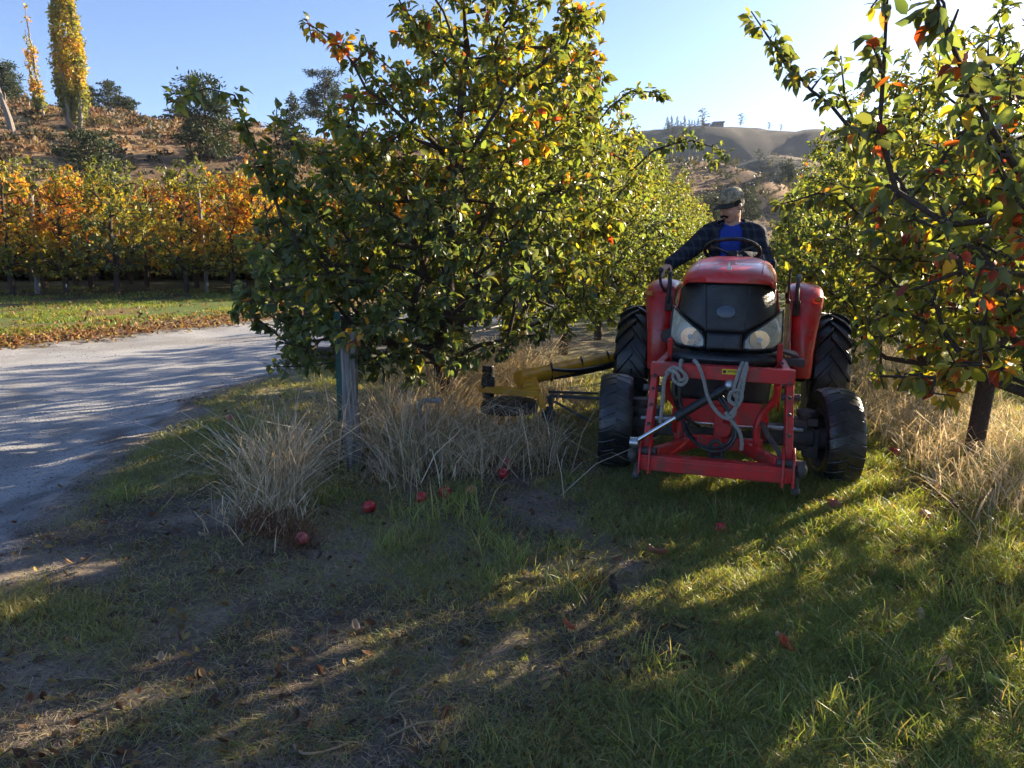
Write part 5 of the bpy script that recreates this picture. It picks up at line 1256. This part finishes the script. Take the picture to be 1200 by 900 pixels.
prims += hand(wrL, V3(-.30, -.55, -.28), V3(.2, .35, -.9), .9, 1) + hand(wrR, V3(-.75, -.55, .05), V3(-.15, .1, -1), .8, -1)
remesh('body', prims, .0065, M_SKIN, person, smooth=4)
# jacket with an open front, shirt inside
jp = [('e', pel+V3(0, 0, .02), (.205, .165, .16)), ('e', wst, (.20, .155, .19)), ('e', chs+V3(0, .01, 0), (.215, .155, .19)), ('c', shL+V3(.01, 0, -.005), nek+V3(-.03, .02, -.035), .085, .08), ('c', shR+V3(-.01, 0, -.005), nek+V3(.03, .02, -.035), .085, .08), ('c', nek+V3(0, .03, -.05), nek+V3(0, .025, .01), .10, .082),
      ('c', shL, elL, .080, .066), ('c', elL, wrL+ (elL-wrL)*.10, .064, .050), ('c', shR, elR, .082, .068), ('c', elR, wrR+(elR-wrR)*.12, .066, .052),
      ('e', shL*.5+elL*.5+V3(0, 0, -.02), (.07, .06, .06)), ('e', elR+V3(.02, 0, -.02), (.075, .075, .07))]
def jcut(c):
    if c.y < -.02 and -.05 < c.z < .70 and (c.x+.02+.02*(c.z-.3)) > -(.055+.10*max(0, c.z-.2)) and (c.x+.02) < (.060+.10*max(0, c.z-.2)) and abs(c.x) < .16: return c.y < -.09 or c.z > .5
    return (c-nek).length < .09 and c.z > nek.z-.0 and False
remesh('jacket', jp, .010, M_PLAID, person, smooth=5, cut=jcut, thick=.008)
b = MB()                                                    # collar flaps
for s in (-1, 1):
    b.grid(lambda u, v: nek+V3(s*(.075+.045*v)*math.cos(u*2.2-.6), .03+(-.095-.03*v)*math.cos(u*1.5)*1.0+.06*u, .035-.055*v+.01*u-.05*(1-u)), 8, 4)
b.build('jacket_collar', M_PLAID, person, solid=.008)
remesh('shirt', [('e', pel+V3(0, -.01, .04), (.185, .145, .15)), ('e', wst+V3(0, -.005, 0), (.175, .140, .18)), ('e', chs+V3(0, -.005, 0), (.185, .135, .175)), ('c', shL*.75+chs*.25, shR*.75+chs*.25, .072, .072), ('c', nek-V3(0, 0, .10), nek+V3(-.005, -.01, -.02), .085, .070)], .010, M_BLUE, person, smooth=4, cut=lambda c: c.z > nek.z+.035-.5*min(0, c.y+.05)*-1)
remesh('trousers', [('e', pel+V3(0, 0, -.01), (.185, .145, .12)), ('c', pel+V3(-.09, -.02, -.03), kL, .10, .075), ('c', kL, aL+V3(0, 0, .03), .07, .058), ('c', pel+V3(.09, -.02, -.03), kR, .10, .075), ('c', kR, aR+V3(0, 0, .03), .07, .058)], .012, M_DENIM, person, smooth=4)
remesh('boot', [('c', aL+V3(0, .03, -.02), aL+V3(-.01, -.16, -.045), .052, .045), ('c', aL+V3(0, .01, .06), aL, .055, .052)], .01, M_BLKM, person); remesh('boot', [('c', aR+V3(0, .03, -.02), aR+V3(.01, -.16, -.045), .052, .045), ('c', aR+V3(0, .01, .06), aR, .055, .052)], .01, M_BLKM, person)
def hcut(c):
    l = Rh.transposed() @ (c-hc); return l.z > .055 or (l.y < -.045) or (l.y < -.0 and l.z < -.0) or l.z < -.055
remesh('hair', [('e', hd(0, .018, .030), (0.0913, 0.1122, 0.1100), Rh)], .006, M_HAIR, person, cut=hcut, thick=.002)
b = MB()                                                    # moustache, brows
b.tube([hd(-.036, -.094, -.058), hd(-.018, -.108, -.046), hd(0, -.113, -.043), hd(.018, -.108, -.046), hd(.036, -.094, -.058)], .0085, 8); b.build('moustache', M_HAIR, person)
b = MB()
for s in (-1, 1): b.tube([hd(s*.014, -.104, .034), hd(s*.030, -.101, .039), hd(s*.050, -.085, .033)], .0055, 6)
b.build('eyebrow', M_HAIR, person)
b = MB()
for s in (-1, 1): b.ball(hd(s*.030, -.088, .010), (.013, .010, .006), 12)
b.build('eye', M_EYE, person)
b = MB(); b.tube([hd(-.022, -.100, -.066), hd(0, -.109, -.064), hd(.022, -.100, -.066)], .005, 6); b.build('lip', M_LIP, person)
def cap_pt(u, v):                                           # crown
    th = u*2*math.pi; ph = v*math.pi/2*.98; r = math.cos(ph)**.75; zz = math.sin(ph)**.9
    return hd(.086*r*math.sin(th), .014-.104*r*math.cos(th), .043+.088*zz)
b = MB(); b.grid(cap_pt, 36, 12); bmesh.ops.remove_doubles(b.bm, verts=b.bm.verts, dist=.0005); cap = b.build('cap', M_CAMO, person, solid=-.004, ang=60)
b = MB()
def brim(u, v):
    a = (u-.5)*math.radians(132); r0 = 1.0; ext = .078*v*math.cos(a*.95)
    return hd(.086*math.sin(a)*(1+.05*v), .014-.104*math.cos(a)-ext, .046-.012*v-.020*v*math.sin(a)**2*1.5)
b.grid(brim, 20, 6); b.build('cap_brim', mat('dark_brim', (.03, .028, .022), rough=.8, var=.3), cap, solid=.004, ang=60)
b = MB(); b.ball(hd(0, .014, .133), .008, 10); b.build('cap_button', M_CAMO, cap)
# lever / hand rail he holds
b = MB(); pl = TM.inverted() @ (person.matrix_world @ (wrL+V3(-.055, -.10, -.075))); b.tube([pl+Vector((.0, .0, .03)), pl+Vector((.01, .02, -.10)), Vector((-.46, 1.20, 1.10)), Vector((-.40, 1.22, .8))], .012); b.ball(pl+Vector((0, 0, .03)), .024, 12); b.build('control_lever', M_BLKM, tractor)

# ------------------------------------------------------------------ posts, hose, risers, boards
def post(px, pyb, h, r, label, group=None, lean=(0, 0), Y=None, seed=1):
    g = G(px, pyb) if Y is None else np.array([P(px, pyb, Y)[0], Y, 0]); z = gz(g[0], g[1])
    b = MB(); rr = random.Random(seed); prof = []; k = 20
    n = 9; rings = []
    for i in range(n):
        t = i/(n-1); rg_ = r*(1+.05*rr.uniform(-1, 1)-.08*t)
        rings.append([(rg_*math.cos(a)*(1+.05*math.sin(3*a+i)), rg_*math.sin(a)*(1+.04*math.cos(4*a)), -.15+(h+.15)*t) for a in [j*6.2832/k for j in range(k)]])
    b.loft(rings); o = b.build('wooden_post', M_POST, None, bevel=.004); o.location = (g[0], g[1], z); o.rotation_euler = (*lean, rr.uniform(0, 6))
    return tag(o, label, 'post', group)
def post_mat():
    m, n, b = principled('weathered_post'); L = n.links.new; tc = N(n, 'ShaderNodeTexCoord'); mp = N(n, 'ShaderNodeMapping'); mp.inputs['Scale'].default_value = (22, 22, 1.6); L(tc.outputs['Object'], mp.inputs[0])
    nz = N(n, 'ShaderNodeTexNoise'); nz.inputs['Scale'].default_value = 2.2; nz.inputs['Detail'].default_value = 9; L(mp.outputs[0], nz.inputs['Vector'])
    r = N(n, 'ShaderNodeValToRGB'); e = r.color_ramp.elements; e[0].position = .32; e[0].color = (.085, .07, .06, 1); e[1].position = .66; e[1].color = (.34, .33, .31, 1); L(nz.outputs[0], r.inputs[0])
    L(r.outputs[0], b.inputs['Base Color']); b.inputs['Roughness'].default_value = .9; bp = N(n, 'ShaderNodeBump'); bp.inputs['Strength'].default_value = .9; bp.inputs['Distance'].default_value = .01; L(nz.outputs[0], bp.inputs['Height']); L(bp.outputs[0], b.inputs['Normal']); return m
M_POST = post_mat()
pp_ = post(414, 552, 1.02, .062, 'weathered grey wooden end post standing in dry grass in the left foreground', 'wooden posts in the left row', seed=3)
post(612, 445, 1.5, .07, 'pale wooden post seen past the mower boom under the left row', 'wooden posts in the left row', Y=9.6, seed=4)
post(44, 340, 3.5, .09, 'pale post leaning out of the front orchard line across the road', 'posts in the autumn orchard', Y=27.6, lean=(0, -.05), seed=6)
post(243, 345, 3.6, .07, 'thin pale post standing among the yellow trees across the road', 'posts in the autumn orchard', Y=29.0, lean=(0, .03), seed=7)
M_TG = mat('green_post_paint', (.02, .10, .085), rough=.5, var=.2, dirt=(.06, .05, .04), dirtamt=.4)
g = G(403, 492) ; gy = 5.75; gx = P(398, 450, gy)[0]
b = MB(); b.prism([(-.024, -.004), (.024, -.004), (.024, .004), (.004, .004), (.004, .022), (-.004, .022), (-.004, .004), (-.024, .004)], 1.15, 'XY', (0, 0, .55))
for k in range(14): b.box((0, -.008, .12+.07*k), (.03, .008, .012))
o = b.build('steel_stake', M_TG); o.location = (gx, gy, gz(gx, gy)); tag(o, 'dark green steel stake just left of the weathered end post', 'stake')
def rowp(t, dz=0, off=0):
    p = row_pt(t, off); return Vector((p[0], p[1], gz(p[0], p[1])+dz))
b = MB(); b.tube([rowp(.05, .80), rowp(.5, .765), rowp(1.2, .74), rowp(2.2, .73), rowp(3.6, .74), rowp(5, .72), rowp(8, .74), rowp(12, .74)], .012, 8); o = b.build('irrigation_hose', M_BLKM); tag(o, 'black irrigation hose strung along the left row behind the end post', 'hose')
M_PVC = mat('grey_pvc', (.36, .37, .39), rough=.6, var=.2)
px0 = P(492, 500, 5.9); b = MB(); zz0 = gz(px0[0], px0[1]); b.tube([(0, 0, 0), (0, 0, .36)], .022, 12, smooth=False); b.tube([(0, 0, .36), (.015, 0, .385), (.05, .0, .40), (.15, .02, .395)], .022, 12); b.cyl((0, 0, .33), (0, 0, .39), .028); b.cyl((.13, .017, .395), (.17, .022, .395), .028)
o = b.build('irrigation_riser', M_PVC); o.location = (px0[0], px0[1], zz0); tag(o, 'grey elbow shaped pipe riser standing in the dry grass', 'pipe')
for (cx, cy, a, L_, w_, dz, lb) in ((382, 419, .25, .8, .18, .02, 'long weathered board lying flat at the road edge behind the end post'), (386, 412, .1, .7, .16, .12, 'upper weathered board resting across the long one behind the end post')):
    g = P(cx, cy, 10.6); b = MB(); b.box((0, 0, .05), (L_, w_, .09)); 
    for s in (-1, 1): b.box((s*L_*.45, 0, .115), (.08, w_*1.02, .03))
    o = b.build('wooden_board', mat('old_board', (.09, .065, .055), rough=.9, var=.4, bump=.5), None, bevel=.008); o.location = (g[0], g[1], gz(g[0], g[1])+dz); o.rotation_euler = (0, 0, a); tag(o, lb, 'board', 'old boards behind the end post')
# dead snag on the hill
x, y, z = hz(16, 84); b = MB(); b.tube([(0, 0, -.3), (-.25, 0, 1.6), (-.7, 0, 3.4), (-1.1, .1, 4.9)], .42, 8, taper=.35); b.tube([(-.6, 0, 3.2), (-.45, .1, 3.9), (-.5, .1, 4.3)], .12, 6, taper=.3)
o = b.build('dead_snag', M_BARK_PALE); o.location = (x, y, z); tag(o, 'leaning dead grey trunk on the slope at the far left', 'dead tree')

# ------------------------------------------------------------------ far ridge house
x, y, z = ridge_y(839); M_HW = mat('house_wall', (.16, .15, .15), rough=.9, var=.15, scale=.5); M_HR = mat('house_roof', (.09, .09, .10), rough=.8, var=.2, scale=.5); M_HG = mat('house_glass', (.03, .04, .05), rough=.1, var=.1)
def house(px, L_, D_, H_, label, wing):
    x, y, z = ridge_y(px); h = empty('ridge_house', (x, y-6, gz(x, y-6)-1), .1, label=label, cat='house', group='houses on the far ridge')
    b = MB(); b.box((0, 0, H_/2), (L_, D_, H_))
    if wing: b.box((-L_*.62, 1, H_*.35), (L_*.25, D_*.8, H_*.7))
    b.build('wall', M_HW, h)
    b = MB(); b.prism([(-L_/2-1, H_), (L_/2+1, H_), (L_/2+.6, H_+.9), (-L_/2-.6, H_+.5)], D_+2, 'XZ'); r = b.build('roof', M_HR, h)
    for k in range(4): b = MB(); b.box((-L_*.36+k*L_*.24, -D_/2-.02, H_*.55), (L_*.14, .12, H_*.34)); b.build('window', M_HG, h)
house(839, 8.5, 6, 4.2, 'larger flat roofed house standing alone on the far ridge', True)
house(825, 4.5, 4, 2.8, 'smaller low house left of the larger one on the far ridge', False)

# ------------------------------------------------------------------ apples and large fallen leaves
def apple_mesh(seed):
    b = MB(); r = .036; prof = []
    for i in range(15):
        a = math.pi*i/14; rr = r*math.sin(a)*(1+.10*math.cos(a)); zz = -r*.92*math.cos(a)
        if a > 2.5: zz -= (a-2.5)**2*.035
        if a < .5: zz += (.5-a)**2*.02
        prof.append((max(rr, .0006), zz+r*.9))
    b.lathe(prof, axis='Z', k=24); rr_ = random.Random(seed)
    for v in b.bm.verts: v.co.x *= 1+.05*math.sin(2*math.atan2(v.co.y, v.co.x)+seed)
    me = bpy.data.meshes.new('apple'); bmesh.ops.recalc_face_normals(b.bm, faces=b.bm.faces); b.bm.to_mesh(me); b.bm.free(); [setattr(p, 'use_smooth', True) for p in me.polygons]; return me
M_APPLE = mat('apple_skin', (.42, .018, .03), rough=.28, var=.5, scale=14, dirt=(.45, .16, .07), dirtamt=.5, dscale=18)
M_PINK = mat('bruised_apple_skin', (.50, .11, .11), rough=.4, var=.4, scale=16, dirt=(.30, .15, .06), dirtamt=.6, dscale=15)
M_STEM = mat('apple_stalk', (.06, .04, .02), rough=.8)
am = [apple_mesh(1), apple_mesh(2)]; am[0].materials.append(M_APPLE); am[1].materials.append(M_PINK)
b = MB(); b.tube([(0, 0, .055), (.002, 0, .070), (.006, 0, .080)], .0016, 5); so = b.build('stem', M_STEM); sm = so.data; bpy.data.objects.remove(so)
apples = [(355, 633, 1, 'pinkish red apple at the left foot of the dry grass clump'), (498, 590, 0, 'red apple leftmost of the three in front of the dry grass'), (518, 584, 0, 'small dark red apple half hidden between two others in front of the dry grass'),
          (553, 580, 1, 'pink apple rightmost of the three in front of the dry grass'), (590, 558, 0, 'bright red apple in the grass nearest the left front tyre'), (435, 600, 0, 'dark red apple deep in the dry clump right of the end post'),
          (590, 545, 1, 'dull apple tucked behind the bright red one near the left front tyre'), (848, 622, 0, 'shiny red apple alone on the grass just ahead of the tractor'), (1050, 538, 0, 'red apple right beside the steered right front tyre'),
          (1080, 606, 1, 'pink red apple furthest right, in the sunlit grass'), (1080, 521, 0, 'farthest red apple, by the dry grass right of the tractor'), (976, 597, 1, 'brownish apple in the sun patch before the right front tyre'), (268, 495, 1, 'brownish apple left of the end post in the green grass')]
for i, (px, py, k, lb) in enumerate(apples):
    g = G(px, py, .03); o = link('apple', am[k]); o.location = (g[0], g[1], gz(g[0], g[1])+.022); o.rotation_euler = (random.Random(i).uniform(-.9, .9), random.Random(i+50).uniform(-.9, .9), i); o.scale = [.95+.1*(i % 3)]*3
    tag(o, lb, 'apple', 'fallen apples on the ground'); link('stem', sm, o)
def single_leaf(px, py, size, col, label, up=.3, az=0., name='fallen_leaf', seed=0):
    g = G(px, py, .03); me_n = 8; rr = random.Random(seed)
    b = MB(); b.grid(lambda u, v: ((v-.5)*size*.62*math.sin(math.pi*min(.98, max(.03, u)))**.7, (u-.5)*size, size*(.35*abs(v-.5)*1.6*rr.uniform(.85, 1.15)+.28*(u-.5)**2*4*.6)), 10, 6)
    o = b.build(name, mat('fallen_leaf_skin', col, rough=.55, var=.45, scale=40), None, solid=.0008, ang=60); o.location = (g[0], g[1], gz(g[0], g[1])+.048); o.rotation_euler = (up, .2, az); tag(o, label, 'leaf', 'large fallen leaves on the grass')
for i, (px, py, s, c, u, a, lb) in enumerate([(918, 768, .085, (.45, .07, .025), .5, .6, 'bright orange red leaf curled up in the grass, lower right of centre'), (911, 757, .06, (.42, .27, .17), .9, 2.2, 'pale tan leaf touching the bright orange red leaf'), (1103, 799, .085, (.45, .27, .14), .2, -.7, 'tan leaf lying flat in the lower right grass'),
        (1168, 822, .10, (.30, .32, .05), .3, 1.3, 'yellow green leaf at the lower right edge'), (665, 747, .06, (.38, .10, .04), .3, .9, 'small orange leaf on the bare ground, lower centre'), (769, 655, .10, (.24, .10, .05), .2, 1.5, 'large brown curled leaf in front of the tractor'),
        (715, 694, .09, (.05, .035, .03), .9, .5, 'nearly black curled leaf standing on edge left of the brown one'), (1075, 734, .06, (.42, .30, .20), .9, .2, 'pale upright leaf above the tan one on the right'), (416, 746, .055, (.40, .28, .17), .5, .5, 'pale leaf on the dirt, left of centre'), (188, 777, .045, (.42, .30, .20), .4, .4, 'tiny pale leaf on the dirt at the lower left'),
        (238, 634, .05, (.34, .26, .16), .3, 2., 'tan leaf left of the russet weeds'), (1118, 598, .10, (.16, .07, .04), .5, 1., 'dark brown crumpled leaf on the sunlit bank at the right'), (612, 640, .05, (.25, .14, .07), .4, 1., 'small brown leaf in the shade right of the dry clump')]):
    single_leaf(px, py, s, c, lb, u, a, seed=i)
def twig(pts_, r, lb):
    b = MB(); o_ = G(*pts_[0]); b.tube([Vector((G(px, py)[0]-o_[0], G(px, py)[1]-o_[1], .015+gz(G(px, py)[0], G(px, py)[1])-gz(o_[0], o_[1])+.006*math.sin(k*2))) for k, (px, py) in enumerate(pts_)], r, 5, taper=.5)
    o = b.build('twig', M_TWIG); o.location = (o_[0], o_[1], gz(o_[0], o_[1])); tag(o, lb, 'twig', 'dry twigs on the dirt')
M_TWIG = mat('dry_twig', (.30, .22, .14), rough=.8, var=.4)
twig([(345, 880), (356, 890), (380, 884), (412, 874)], .006, 'long pale crooked twig at the bottom edge, left of centre')
twig([(452, 832), (462, 820), (476, 813)], .004, 'short thin twig slanting up on the dark dirt')
twig([(455, 872), (490, 862), (520, 855)], .005, 'longest straight twig in the twig scatter at lower centre'); twig([(470, 880), (475, 858), (468, 842)], .004, 'forked upright twig in the twig scatter at lower centre'); twig([(500, 885), (486, 868), (480, 850)], .004, 'dark bent twig crossing the scatter at lower centre')
twig([(75, 803), (100, 800), (135, 801)], .004, 'thin straight straw twig near the left edge')

# ------------------------------------------------------------------ the air
def haze():
    m = bpy.data.materials.new('thin_air'); m.use_nodes = True; n = m.node_tree; n.nodes.clear()
    v = N(n, 'ShaderNodeVolumePrincipled'); v.inputs['Color'].default_value = (.72, .82, 1, 1); v.inputs['Density'].default_value = HAZE; v.inputs['Anisotropy'].default_value = 0
    n.links.new(v.outputs[0], N(n, 'ShaderNodeOutputMaterial').inputs['Volume'])
    b = MB(); b.box((50, 1500, 95), (5600, 3800, 230)); o = b.build('haze', m, None, smooth=False); tag(o, 'thin blue air haze over the valley', 'haze', kind='stuff')
HAZE = .00012
haze()
